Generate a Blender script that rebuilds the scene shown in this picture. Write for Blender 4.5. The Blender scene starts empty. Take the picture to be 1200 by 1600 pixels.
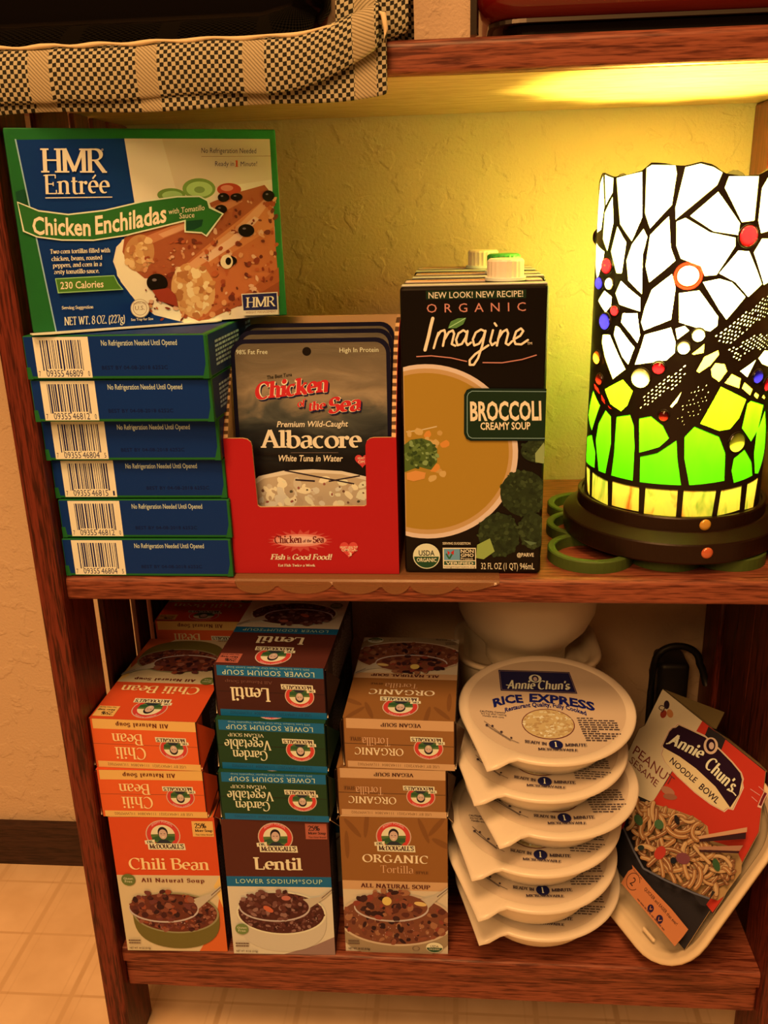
import bpy, bmesh, math, random
from mathutils import Vector, Matrix, geometry

# ------------------------------------------------------------------ camera, world, lights, exposure
C = bpy.context.scene.collection
scn = bpy.context.scene
K = 0.001                                   # builders work in millimetres
cam = bpy.data.cameras.new('camera')
cam.sensor_fit = 'VERTICAL'
cam.sensor_height = 36.0
cam.lens = 1395.18 / 1600.0 * 36.0
cam.clip_start = 0.01
camo = bpy.data.objects.new('camera', cam)
C.objects.link(camo)
def _cam():
    yaw, pitch, roll = math.radians(-4.9028), math.radians(18.7042), math.radians(-1.5696)
    f = Vector((math.sin(yaw) * math.cos(pitch), math.cos(yaw) * math.cos(pitch), -math.sin(pitch)))
    r = Vector((math.cos(yaw), -math.sin(yaw), 0))
    u = r.cross(f)
    r2 = r * math.cos(roll) + u * math.sin(roll)
    u2 = u * math.cos(roll) - r * math.sin(roll)
    m = Matrix((r2, u2, -f)).transposed().to_4x4()
    m.translation = Vector((0.25589, -0.52268, 0.22233))
    camo.matrix_world = m
_cam()
scn.camera = camo

w = bpy.data.worlds.new('room_glow')
scn.world = w
w.use_nodes = True
w.node_tree.nodes['Background'].inputs[0].default_value = (1.0, 0.50, 0.17, 1)
w.node_tree.nodes['Background'].inputs[1].default_value = 0.09

def area(name, loc, target, size, power, col):
    l = bpy.data.lights.new(name, 'AREA')
    l.shape = 'DISK'
    l.size = size
    l.energy = power
    l.color = col
    o = bpy.data.objects.new(name, l)
    C.objects.link(o)
    o.location = loc
    o.rotation_euler = (Vector(target) - Vector(loc)).to_track_quat('-Z', 'Y').to_euler()
    return o
area('ceiling_light', (0.12, -0.95, 1.75), (0.2, 0.05, -0.1), 0.62, 34, (1.0, 0.485, 0.165))
area('front_fill_light', (-0.35, -1.65, 1.30), (0.2, 0.1, -0.05), 0.9, 25, (1.0, 0.485, 0.165))  # added soft fill from the viewer's side, lifts the shadows
scn.view_settings.view_transform = 'Standard'
scn.view_settings.look = 'None'
scn.view_settings.exposure = 0.0
scn.view_settings.gamma = 1.0
scn.view_settings.use_curve_mapping = False
BULB_W = 10.0                                # the lamp's bulb; its light is made in the lamp's builder
BULB_COL = (1.0, 0.90, 0.14)
scn.cycles.max_bounces = 8
scn.cycles.transparent_max_bounces = 8
scn.cycles.sample_clamp_indirect = 6.0

# ------------------------------------------------------------------ measures (metres)
W, D = 0.4756, 0.2189                       # clear width between the legs, front edge to wall
ZT, TT = 0.29, 0.0177                       # underside and thickness of the top board
TM = 0.017
ZB, TB = -0.308, 0.0142
ZF = -0.4134

# ------------------------------------------------------------------ materials
def lin(c):
    c /= 255.0
    return c / 12.92 if c <= 0.04045 else ((c + 0.055) / 1.055) ** 2.4
ILL = (1.09, 0.535, 0.185)                   # tint of the warm room light, divided out to get the paper's own colour
def own(r, g, b, k=1.0):
    return tuple(max(0.0012, min(0.9, lin(x) / i * k)) for x, i in zip((r, g, b), ILL))
_mats = {}
def mat(name, col, rough=0.5, spec=0.5, metal=0.0, coat=0.0):
    if name in _mats:
        return _mats[name]
    m = bpy.data.materials.new(name)
    m.use_nodes = True
    b = m.node_tree.nodes['Principled BSDF']
    b.inputs['Base Color'].default_value = (*col, 1)
    b.inputs['Roughness'].default_value = rough
    b.inputs['Specular IOR Level'].default_value = spec
    b.inputs['Metallic'].default_value = metal
    b.inputs['Coat Weight'].default_value = coat
    _mats[name] = m
    return m
def ink(r, g, b, k=1.0):
    """printed colour as it looks in the room's light"""
    return mat('ink_%d_%d_%d_%g' % (r, g, b, k), own(r, g, b, k), 0.48, 0.16)
def nodes(m):
    nt = m.node_tree
    return nt, nt.nodes, nt.links, nt.nodes['Principled BSDF']
def ramp(n, stops):
    r = n.new('ShaderNodeValToRGB')
    e = r.color_ramp.elements
    while len(e) < len(stops):
        e.new(0.5)
    for x, (p, c) in zip(e, stops):
        x.position = p
        x.color = (*c, 1)
    return r
def wood(name, axis, dark, light, rough=0.42, seed=0.0):
    m = mat(name, light, rough, 0.28)
    nt, n, l, b = nodes(m)
    tc = n.new('ShaderNodeTexCoord')
    mp = n.new('ShaderNodeMapping')
    sc = [900.0, 900.0, 900.0]
    sc['xyz'.index(axis)] = 60.0
    mp.inputs['Scale'].default_value = sc
    mp.inputs['Location'].default_value = (seed, seed * 1.7, seed * .3)
    l.new(tc.outputs['Object'], mp.inputs[0])
    a = n.new('ShaderNodeTexNoise')
    a.inputs['Scale'].default_value = 1.0
    a.inputs['Detail'].default_value = 4
    a.inputs['Distortion'].default_value = 0.4
    l.new(mp.outputs[0], a.inputs[0])
    mp2 = n.new('ShaderNodeMapping')
    s2 = [190.0, 190.0, 190.0]
    s2['xyz'.index(axis)] = 9.0
    mp2.inputs['Scale'].default_value = s2
    l.new(tc.outputs['Object'], mp2.inputs[0])
    a2 = n.new('ShaderNodeTexNoise')
    a2.inputs['Scale'].default_value = 1.0
    a2.inputs['Distortion'].default_value = 1.6
    l.new(mp2.outputs[0], a2.inputs[0])
    mx = n.new('ShaderNodeMath')
    mx.operation = 'MULTIPLY_ADD'
    l.new(a.outputs[0], mx.inputs[0])
    mx.inputs[1].default_value = 0.62
    ml = n.new('ShaderNodeMath')
    ml.operation = 'MULTIPLY'
    l.new(a2.outputs[0], ml.inputs[0])
    ml.inputs[1].default_value = 0.38
    l.new(ml.outputs[0], mx.inputs[2])
    r = ramp(n, [(0.40, dark), (0.485, tuple(x * .45 + y * .55 for x, y in zip(dark, light))), (0.57, light)])
    l.new(mx.outputs[0], r.inputs[0])
    l.new(r.outputs[0], b.inputs['Base Color'])
    bp = n.new('ShaderNodeBump')
    bp.inputs['Strength'].default_value = 0.25
    bp.inputs['Distance'].default_value = 0.0004
    l.new(mx.outputs[0], bp.inputs['Height'])
    l.new(bp.outputs[0], b.inputs['Normal'])
    return m
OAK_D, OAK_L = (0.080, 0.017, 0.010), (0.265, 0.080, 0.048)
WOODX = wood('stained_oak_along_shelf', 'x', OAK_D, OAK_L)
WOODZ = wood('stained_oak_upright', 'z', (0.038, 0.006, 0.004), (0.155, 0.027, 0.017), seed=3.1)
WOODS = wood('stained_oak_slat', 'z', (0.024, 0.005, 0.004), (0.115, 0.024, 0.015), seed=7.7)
BAREX = wood('bare_pine_underside', 'x', (0.42, 0.24, 0.12), (0.62, 0.40, 0.22), 0.6, seed=5.0)
BASEB = wood('dark_baseboard_wood', 'x', (0.020, 0.009, 0.007), (0.050, 0.022, 0.016), 0.5, seed=9.0)

def plaster():
    m = mat('cream_plaster', (0.62, 0.48, 0.34), 0.75, 0.15)
    nt, n, l, b = nodes(m)
    tc = n.new('ShaderNodeTexCoord')
    a = n.new('ShaderNodeTexNoise')
    a.inputs['Scale'].default_value = 55
    a.inputs['Detail'].default_value = 6
    a.inputs['Distortion'].default_value = 0.35
    l.new(tc.outputs['Object'], a.inputs[0])
    r = ramp(n, [(0.53, (0, 0, 0)), (0.60, (1, 1, 1))])
    l.new(a.outputs[0], r.inputs[0])
    a2 = n.new('ShaderNodeTexNoise')
    a2.inputs['Scale'].default_value = 420
    a2.inputs['Detail'].default_value = 3
    l.new(tc.outputs['Object'], a2.inputs[0])
    ad = n.new('ShaderNodeMath')
    ad.operation = 'MULTIPLY_ADD'
    l.new(a2.outputs[0], ad.inputs[0])
    ad.inputs[1].default_value = 0.9
    l.new(r.outputs[0], ad.inputs[2])
    bp = n.new('ShaderNodeBump')
    bp.inputs['Strength'].default_value = 0.42
    bp.inputs['Distance'].default_value = 0.0014
    l.new(ad.outputs[0], bp.inputs['Height'])
    l.new(bp.outputs[0], b.inputs['Normal'])
    return m
PLASTER = plaster()

def vinyl():
    m = mat('cream_vinyl_tile', (0.8, 0.62, 0.42), 0.35, 0.4)
    nt, n, l, b = nodes(m)
    tc = n.new('ShaderNodeTexCoord')
    sp = n.new('ShaderNodeSeparateXYZ')
    l.new(tc.outputs['Object'], sp.inputs[0])
    def edge(out, off, per, wid):
        a = n.new('ShaderNodeMath'); a.operation = 'ADD'; a.inputs[1].default_value = off + per * 100
        l.new(out, a.inputs[0])
        q = n.new('ShaderNodeMath'); q.operation = 'DIVIDE'; q.inputs[1].default_value = per
        l.new(a.outputs[0], q.inputs[0])
        f = n.new('ShaderNodeMath'); f.operation = 'FRACT'
        l.new(q.outputs[0], f.inputs[0])
        s = n.new('ShaderNodeMath'); s.operation = 'SUBTRACT'; s.inputs[1].default_value = 0.5
        l.new(f.outputs[0], s.inputs[0])
        ab = n.new('ShaderNodeMath'); ab.operation = 'ABSOLUTE'
        l.new(s.outputs[0], ab.inputs[0])
        return ab.outputs[0]
    ex = edge(sp.outputs[0], 0.1088 + 0.0331, 0.0662, 0)
    ey = edge(sp.outputs[1], -0.1501 + 0.0334, 0.0668, 0)
    def band(src, lo, hi):
        r = n.new('ShaderNodeMapRange')
        r.inputs[1].default_value = lo
        r.inputs[2].default_value = hi
        l.new(src, r.inputs[0])
        return r.outputs[0]
    def thin(src, at):
        c = n.new('ShaderNodeMath'); c.operation = 'COMPARE'
        c.inputs[1].default_value = at
        c.inputs[2].default_value = 0.012
        l.new(src, c.inputs[0])
        return c.outputs[0]
    mx = n.new('ShaderNodeMath'); mx.operation = 'MAXIMUM'
    # the wide run between tile columns and the thin one between rows
    l.new(band(ex, 0.455, 0.475), mx.inputs[0])
    l.new(band(ey, 0.475, 0.485), mx.inputs[1])
    m2 = n.new('ShaderNodeMath'); m2.operation = 'MULTIPLY_ADD'
    l.new(thin(ex, 0.36), m2.inputs[0]); m2.inputs[1].default_value = 0.35
    l.new(mx.outputs[0], m2.inputs[2])
    no = n.new('ShaderNodeTexNoise')
    no.inputs['Scale'].default_value = 25
    no.inputs['Detail'].default_value = 3
    l.new(tc.outputs['Object'], no.inputs[0])
    mm = n.new('ShaderNodeMath'); mm.operation = 'MULTIPLY'
    l.new(m2.outputs[0], mm.inputs[0]); l.new(no.outputs[0], mm.inputs[1])
    mix = n.new('ShaderNodeMix'); mix.data_type = 'RGBA'
    l.new(mm.outputs[0], mix.inputs[0])
    r = ramp(n, [(0.3, (0.68, 0.50, 0.32)), (0.7, (0.80, 0.62, 0.43))])
    l.new(no.outputs[0], r.inputs[0])
    l.new(r.outputs[0], mix.inputs[6])
    mix.inputs[7].default_value = (0.52, 0.35, 0.19, 1)
    l.new(mix.outputs[2], b.inputs['Base Color'])
    return m
VINYL = vinyl()

# ------------------------------------------------------------------ mesh builder
class MB:
    def __init__(s):
        s.v, s.f, s.m, s.sm, s.mats = [], [], [], [], []
    def mi(s, m):
        if m not in s.mats:
            s.mats.append(m)
        return s.mats.index(m)
    def add(s, vs, fs, m, smooth=False):
        o, i = len(s.v), s.mi(m)
        s.v.extend(tuple(x) for x in vs)
        for f in fs:
            s.f.append([o + k for k in f]); s.m.append(i); s.sm.append(smooth)
    def addbm(s, bm, m, smooth=False):
        bm.verts.index_update()
        s.add([v.co for v in bm.verts], [[v.index for v in f.verts] for f in bm.faces], m, smooth)
        bm.free()
    def box(s, a, b, m, bev=0.0, seg=2, smooth=False, T=None):
        bm = bmesh.new()
        bmesh.ops.create_cube(bm, size=1)
        a, b = Vector(a), Vector(b)
        for v in bm.verts:
            v.co = Vector([(a[i] + b[i]) / 2 + v.co[i] * (b[i] - a[i]) for i in range(3)])
        if bev:
            bmesh.ops.bevel(bm, geom=bm.edges[:], offset=bev, segments=seg, affect='EDGES', profile=0.5)
        if T:
            bm.transform(T)
        s.addbm(bm, m, smooth)
    def lathe(s, prof, m, seg=64, c=(0, 0), smooth=True, cap=False):
        vs, fs = [], []
        n = len(prof)
        for k in range(seg):
            a = 2 * math.pi * k / seg
            for r, z in prof:
                vs.append((c[0] + r * math.cos(a), c[1] + r * math.sin(a), z))
        for k in range(seg):
            q = (k + 1) % seg
            for i in range(n - 1):
                fs.append([k * n + i, q * n + i, q * n + i + 1, k * n + i + 1])
        if cap:
            fs.append([k * n for k in range(seg)][::-1])
            fs.append([k * n + n - 1 for k in range(seg)])
        s.add(vs, fs, m, smooth)
    def tube(s, pts, r, m, seg=8, closed=False, smooth=True):
        pts = [Vector(p) for p in pts]
        n = len(pts)
        rs = r if isinstance(r, (list, tuple)) else [r] * n
        vs, fs = [], []
        for i, p in enumerate(pts):
            t = (pts[(i + 1) % n] - pts[i - 1]) if closed else (pts[min(i + 1, n - 1)] - pts[max(i - 1, 0)])
            t.normalize()
            a = t.cross(Vector((0, 0, 1)))
            if a.length < 1e-3:
                a = t.cross(Vector((1, 0, 0)))
            a.normalize()
            b = t.cross(a)
            for k in range(seg):
                q = 2 * math.pi * k / seg
                vs.append(p + (a * math.cos(q) + b * math.sin(q)) * rs[i])
        for i in range(n if closed else n - 1):
            j = (i + 1) % n
            for k in range(seg):
                fs.append([i * seg + k, j * seg + k, j * seg + (k + 1) % seg, i * seg + (k + 1) % seg])
        if not closed:
            fs.append(list(range(seg))[::-1])
            fs.append([(n - 1) * seg + k for k in range(seg)])
        s.add(vs, fs, m, smooth)
    def prism(s, pts, to3, h0, h1, m, mside=None):
        """polygon (2D) given a body between heights h0 and h1 of a frame"""
        n = len(pts)
        vs = [to3(x, y, h1) for x, y in pts] + [to3(x, y, h0) for x, y in pts]
        s.add(vs, [list(range(n)), [2 * n - 1 - k for k in range(n)]], m)
        s.add(vs, [[k, k + n, (k + 1) % n + n, (k + 1) % n] for k in range(n)], mside or m)
    def sweep(s, rings, m, smooth=True, cap0=False, cap1=False):
        """closed rings of equal length joined one to the next"""
        n = len(rings[0])
        vs = [p for r in rings for p in r]
        fs = []
        for i in range(len(rings) - 1):
            for k in range(n):
                fs.append([i * n + k, i * n + (k + 1) % n, (i + 1) * n + (k + 1) % n, (i + 1) * n + k])
        if cap0:
            fs.append(list(range(n))[::-1])
        if cap1:
            fs.append([(len(rings) - 1) * n + k for k in range(n)])
        s.add(vs, fs, m, smooth)
    def mesh(s, name):
        me = bpy.data.meshes.new(name)
        me.from_pydata([(x * K, y * K, z * K) for x, y, z in s.v], [], s.f)
        for m in s.mats:
            me.materials.append(m)
        me.polygons.foreach_set('material_index', s.m)
        me.polygons.foreach_set('use_smooth', s.sm)
        me.update()
        return me
    def build(s, name, parent=None):
        o = bpy.data.objects.new(name, s.mesh(name))
        C.objects.link(o)
        if parent:
            o.parent = parent
        return o
def tag(o, label=None, cat=None, group=None, kind=None):
    for k, v in (('label', label), ('category', cat), ('group', group), ('kind', kind)):
        if v:
            o[k] = v
    return o
def thing(name, label, cat, loc=(0, 0, 0), rotz=0.0, group=None):
    o = bpy.data.objects.new(name, None)
    o.empty_display_size = 0.02
    C.objects.link(o)
    o.location = loc
    o.rotation_euler = (0, 0, rotz)
    return tag(o, label, cat, group)
def rrect(x0, y0, x1, y1, r, n=6):
    out = []
    for cx, cy, a in ((x1 - r, y0 + r, -90), (x1 - r, y1 - r, 0), (x0 + r, y1 - r, 90), (x0 + r, y0 + r, 180)):
        for k in range(n + 1):
            t = math.radians(a + 90 * k / n)
            out.append((cx + r * math.cos(t), cy + r * math.sin(t)))
    return out
def ellp(cx, cy, rx, ry, n=32, a0=0, a1=360):
    k = n if a1 - a0 >= 360 else n + 1
    return [(cx + rx * math.cos(math.radians(a0 + (a1 - a0) * i / n)), cy + ry * math.sin(math.radians(a0 + (a1 - a0) * i / n))) for i in range(k)]

# ------------------------------------------------------------------ lettering
def arc(cx, cy, rx, ry, a0, a1, n=10):
    return [(cx + rx * math.cos(math.radians(a0 + (a1 - a0) * i / n)), cy + ry * math.sin(math.radians(a0 + (a1 - a0) * i / n))) for i in range(n + 1)]
# a serif roman drawn with a broad pen: 's' stem with serifs, 'p' pen path, 'd' dot, 'h' slab
def _s(x, y0, y1, fl='bt'):
    return ('s', x, y0, y1, fl)
def _p(*pts):
    return ('p', list(pts))
GL = {
 'A': (62, [_p((9, 2), (31, 70)), _p((31, 70), (54, 2)), ('h', 18, 44, 25), ('h', 0, 19, 2), ('h', 42, 66, 2)]),
 'B': (52, [_s(11, 0, 70, 'l'), _p((11, 68), (28, 68), *arc(28, 53, 16, 15, 90, -90), (11, 38)), _p((28, 38), *arc(28, 20, 20, 18, 90, -90), (11, 2))]),
 'C': (58, [_p(*arc(32, 35, 27, 34, 50, 310, 18)), ('v', 51, 48, 68)]),
 'D': (62, [_s(11, 0, 70, 'l'), _p((11, 68), (26, 68), *arc(26, 35, 29, 33, 90, -90, 14), (11, 2))]),
 'E': (50, [_s(11, 0, 70, 'l'), ('h', 11, 45, 68), ('h', 11, 36, 36), ('h', 11, 47, 2), ('v', 44, 56, 68), ('v', 46, 2, 15), ('v', 35, 29, 43)]),
 'F': (46, [_s(11, 0, 70, 'lb'), ('h', 11, 44, 68), ('h', 11, 34, 36), ('v', 43, 54, 68), ('v', 33, 29, 43)]),
 'G': (62, [_p(*arc(32, 35, 27, 34, 48, 300, 18)), _s(52, 4, 30, 't'), ('v', 51, 50, 68)]),
 'H': (64, [_s(12, 0, 70), _s(52, 0, 70), ('h', 12, 52, 36)]),
 'I': (28, [_s(14, 0, 70)]),
 'L': (48, [_s(11, 0, 70, 'tl'), ('h', 11, 45, 2), ('v', 44, 2, 18)]),
 'M': (78, [_s(11, 0, 70, 'b'), _p((11, 69), (38, 4)), _p((38, 4), (65, 69)), _s(66, 0, 70), ('h', 2, 14, 68)]),
 'N': (66, [_s(10, 0, 70, 'b'), _p((10, 69), (54, 2)), _s(55, 0, 70, 't'), ('h', 1, 14, 68)]),
 'O': (66, [_p(*arc(33, 35, 28, 34, 90, 450, 26))]),
 'P': (50, [_s(11, 0, 70, 'lb'), _p((11, 68), (26, 68), *arc(26, 51, 20, 17, 90, -90), (11, 34))]),
 'R': (58, [_s(11, 0, 70, 'lb'), _p((11, 68), (26, 68), *arc(26, 52, 18, 16, 90, -90), (11, 36)), _p((28, 36), (52, 2)), ('h', 46, 60, 2)]),
 'S': (44, [_p(*arc(22, 52, 15, 17, 20, 250, 12), *arc(22, 19, 17, 18, 70, -160, 12)), ('v', 37, 52, 68), ('v', 6, 2, 18)]),
 'T': (54, [_s(27, 0, 70, 'b'), ('h', 4, 50, 68), ('v', 5, 54, 68), ('v', 49, 54, 68)]),
 'U': (62, [_p((12, 68), (12, 22), *arc(31, 22, 19, 21, 180, 360), (50, 68)), ('h', 2, 22, 68), ('h', 41, 60, 68)]),
 'V': (60, [_p((8, 68), (31, 2)), _p((31, 2), (52, 68)), ('h', 0, 19, 68), ('h', 42, 61, 68)]),
 'W': (86, [_p((8, 68), (26, 2)), _p((26, 2), (43, 66)), _p((43, 66), (61, 2)), _p((61, 2), (78, 68)), ('h', 0, 18, 68), ('h', 68, 87, 68)]),
 'Z': (52, [('h', 5, 46, 68), _p((45, 67), (6, 3)), ('h', 5, 48, 2), ('v', 46, 2, 16), ('v', 7, 54, 68)]),
 'a': (42, [_p(*arc(19, 35, 13, 11, 160, 0, 8), (32, 10)), _p((32, 28), *arc(18, 13, 12, 13, 90, 270, 8), (32, 9)), ('h', 30, 41, 2)]),
 'b': (48, [_s(10, 0, 70, 'l'), _p(*arc(24, 23, 18, 23, 170, -170, 18))]),
 'c': (40, [_p(*arc(23, 23, 18, 22, 55, 305, 16))]),
 'd': (48, [_s(37, 0, 70, 'l'), _p(*arc(23, 23, 18, 22, 10, 350, 18)), ('h', 36, 47, 2)]),
 'e': (42, [_p((7, 26), (36, 26), *arc(22, 25, 15, 21, 0, 300, 16)), ]),
 'f': (30, [_p((12, 2), (12, 55), *arc(24, 56, 12, 14, 180, 40, 6)), ('h', 3, 26, 45), ('h', 4, 22, 2)]),
 'g': (44, [_p(*arc(20, 31, 14, 15, 0, 360, 18)), _p((12, 18), (8, 10), (16, 5), (32, 3), *arc(22, -9, 17, 11, 45, -225, 12)), ('h', 32, 44, 45)]),
 'h': (50, [_s(11, 0, 70, 'lb'), _p((11, 34), *arc(25, 34, 13, 12, 150, 0, 8), (38, 2)), ('h', 30, 47, 2)]),
 'i': (24, [_s(12, 0, 46, 'lb'), ('d', 12, 63)]),
 'k': (48, [_s(11, 0, 70, 'lb'), _p((13, 21), (37, 45)), _p((22, 29), (42, 2)), ('h', 30, 45, 45), ('h', 35, 49, 2)]),
 'l': (24, [_s(12, 0, 70, 'lb')]),
 'm': (76, [_s(11, 0, 46, 'lb'), _p((11, 34), *arc(25, 34, 13, 12, 150, 0, 8), (38, 2)), _p((38, 34), *arc(51, 34, 13, 12, 150, 0, 8), (64, 2)), ('h', 31, 46, 2), ('h', 57, 73, 2)]),
 'n': (50, [_s(11, 0, 46, 'lb'), _p((11, 34), *arc(25, 34, 13, 12, 150, 0, 8), (38, 2)), ('h', 30, 47, 2)]),
 'o': (46, [_p(*arc(23, 23, 18, 22, 90, 450, 20))]),
 'p': (48, [_s(11, -22, 46, 'lb'), _p(*arc(25, 23, 17, 22, 165, -165, 18))]),
 'r': (34, [_s(11, 0, 46, 'lb'), _p((11, 32), (18, 42), (29, 43)), ('d', 28, 40)]),
 's': (34, [_p(*arc(17, 34, 11, 11, 20, 250, 9), *arc(17, 12, 12, 11, 70, -160, 9))]),
 't': (30, [_p((13, 60), (13, 12), *arc(23, 12, 10, 11, 180, 300, 6)), ('h', 3, 26, 45)]),
 'u': (50, [_p((11, 44), (11, 14), *arc(23, 14, 12, 13, 180, 330, 7), (38, 14)), _s(38, 0, 46, 'l'), ('h', 2, 12, 45), ('h', 37, 48, 2)]),
 'v': (46, [_p((8, 44), (24, 2)), _p((24, 2), (38, 44)), ('h', 1, 17, 45), ('h', 30, 46, 45)]),
 'w': (66, [_p((7, 44), (20, 2)), _p((20, 2), (32, 43)), _p((32, 43), (46, 2)), _p((46, 2), (58, 44)), ('h', 0, 15, 45), ('h', 50, 66, 45)]),
 'x': (46, [_p((8, 44), (38, 2)), _p((37, 44), (9, 2)), ('h', 1, 17, 45), ('h', 29, 45, 45), ('h', 1, 17, 2), ('h', 30, 46, 2)]),
 'y': (46, [_p((8, 44), (25, 2)), _p((39, 44), (22, -8), *arc(13, -8, 9, 11, 0, -140, 5)), ('h', 1, 17, 45), ('h', 30, 46, 45)]),
 'z': (40, [('h', 5, 35, 45), _p((34, 43), (6, 3)), ('h', 5, 37, 2)]),
 '0': (46, [_p(*arc(23, 35, 18, 34, 90, 450, 22))]),
 '1': (32, [_p((6, 60), (17, 69)), _s(18, 0, 70, 'b')]),
 '5': (44, [_p((12, 66), (10, 40), *arc(20, 22, 17, 20, 110, -150, 9)), ('h', 11, 38, 67)]),
 '4': (46, [_p((32, 68), (6, 20)), ('h', 4, 43, 20), _s(32, 0, 68, '')]),
 '6': (46, [_p((34, 66), (12, 36)), _p(*arc(23, 21, 17, 20, 90, 450, 16))]),
 '9': (46, [_p((12, 4), (34, 34)), _p(*arc(23, 49, 17, 20, 90, 450, 16))]),
 'Y': (58, [_p((8, 68), (29, 34)), _p((50, 68), (29, 34)), _s(29, 0, 36, 'b'), ('h', 0, 17, 68), ('h', 41, 58, 68)]),
 'K': (60, [_s(11, 0, 70), _p((13, 32), (48, 68)), _p((26, 44), (52, 2)), ('h', 38, 58, 68), ('h', 44, 60, 2)]),
 'J': (36, [_s(22, 12, 70, 't'), _p((22, 14), *arc(13, 12, 9, 12, 0, -150, 5))]),
 'X': (60, [_p((8, 68), (50, 2)), _p((50, 68), (8, 2)), ('h', 0, 18, 68), ('h', 42, 60, 68), ('h', 0, 18, 2), ('h', 42, 60, 2)]),
 '*': (20, [_p((10, 66), (10, 52)), _p((4, 62), (16, 56)), _p((16, 62), (4, 56))]),
 '-': (26, [('h', 4, 22, 25)]),
 '2': (46, [_p((8, 52), *arc(22, 52, 15, 17, 170, -20, 8), (8, 3)), ('h', 7, 42, 2), ('v', 40, 2, 16)]),
 '3': (44, [_p((8, 56), *arc(20, 53, 14, 16, 150, -90, 8)), _p((20, 37), *arc(19, 19, 17, 18, 90, -150, 9))]),
 '7': (44, [('h', 5, 40, 67), ('v', 6, 54, 68), _p((39, 66), (19, 2))]),
 '8': (46, [_p(*arc(23, 53, 14, 16, 90, 450, 16)), _p(*arc(23, 19, 18, 18, 90, 450, 16))]),
 '(': (24, [_p(*arc(26, 28, 18, 44, 120, 240, 8))]),
 ')': (24, [_p(*arc(-2, 28, 18, 44, 60, -60, 8))]),
 '.': (20, [('d', 9, 4)]), ',': (20, [_p((10, 6), (6, -10))]), "'": (16, [_p((9, 70), (6, 52))]),
 '!': (26, [_p((13, 70), (13, 22)), ('d', 13, 5)]), ' ': (24, []),
 '%': (66, [_p(*arc(16, 50, 11, 17, 90, 450, 12)), _p(*arc(50, 18, 11, 17, 90, 450, 12)), _p((50, 70), (16, 0))]),
}
GL['é'] = (42, GL['e'][1] + [_p((20, 54), (32, 68))])
_pen = {}
def pen_text(s, thick=11.0, thin=4.0, serif=True, track=0.0):
    key = (s, thick, thin, serif, track)
    if key in _pen:
        return _pen[key]
    vs, fs = [], []
    def quad(a, b, c, d):
        o = len(vs)
        vs.extend((a, b, c, d))
        fs.append((o, o + 1, o + 2, o + 3))
    def disc(x, y, r, n=8):
        o = len(vs)
        vs.extend((x + r * math.cos(2 * math.pi * k / n), y + r * math.sin(2 * math.pi * k / n)) for k in range(n))
        fs.append(tuple(range(o, o + n)))
    def path(pts):
        nib = math.radians(18)
        off = []
        for i, p in enumerate(pts):
            a, b = pts[max(i - 1, 0)], pts[min(i + 1, len(pts) - 1)]
            if a == b:
                continue
            dx, dy = b[0] - a[0], b[1] - a[1]
            L = math.hypot(dx, dy)
            wd = max(thin, thick * abs(math.sin(math.atan2(dy, dx) - nib))) / 2
            off.append((p[0] - dy / L * wd, p[1] + dx / L * wd, p[0] + dy / L * wd, p[1] - dx / L * wd))
        for q, r in zip(off, off[1:]):
            quad((q[0], q[1]), (q[2], q[3]), (r[2], r[3]), (r[0], r[1]))
    X = 0.0
    for ch in s:
        adv, parts = GL.get(ch, GL[' '])
        for t in parts:
            if t[0] == 's':
                _, x, y0, y1, fl = t
                x += X
                quad((x - thick / 2, y0), (x + thick / 2, y0), (x + thick / 2, y1), (x - thick / 2, y1))
                if serif:
                    sw = thick / 2 + 6
                    if 'b' in fl or (fl == 'l' and False):
                        quad((x - sw, y0), (x + sw, y0), (x + sw, y0 + thin), (x - sw, y0 + thin))
                    if 't' in fl:
                        quad((x - sw, y1 - thin), (x + sw, y1 - thin), (x + sw, y1), (x - sw, y1))
                    if 'l' in fl:
                        quad((x - sw, y1 - thin - 1), (x, y1 - thin - 2), (x, y1), (x - sw, y1 - 2))
            elif t[0] == 'h':
                if serif or t[2] - t[1] > 26 or (t[3] not in (2, 45, 68)):
                    quad((X + t[1], t[3] - thin / 2), (X + t[2], t[3] - thin / 2), (X + t[2], t[3] + thin / 2), (X + t[1], t[3] + thin / 2))
            elif t[0] == 'v':
                if serif:
                    quad((X + t[1] - thin / 2, t[2]), (X + t[1] + thin / 2, t[2]), (X + t[1] + thin / 2, t[3]), (X + t[1] - thin / 2, t[3]))
            elif t[0] == 'd':
                disc(X + t[1], t[2], thick * 0.6)
            else:
                path([(X + x, y) for x, y in t[1]])
        X += adv + track
    _pen[key] = (vs, fs)
    return vs, fs
_sans = {}
def sans_text(s, bold=0.0, track=1.0):
    key = (s, bold, track)
    if key in _sans:
        return _sans[key]
    cu = bpy.data.curves.new('lettering', 'FONT')
    cu.body = s
    cu.offset = bold
    cu.space_character = track
    cu.resolution_u = 2
    o = bpy.data.objects.new('lettering', cu)
    C.objects.link(o)
    bpy.context.view_layer.update()
    me = o.evaluated_get(bpy.context.evaluated_depsgraph_get()).to_mesh()
    vs = [(v.co.x, v.co.y) for v in me.vertices]
    fs = [tuple(p.vertices) for p in me.polygons]
    o.evaluated_get(bpy.context.evaluated_depsgraph_get()).to_mesh_clear()
    bpy.data.objects.remove(o)
    bpy.data.curves.remove(cu)
    _sans[key] = (vs, fs)
    return vs, fs

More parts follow.
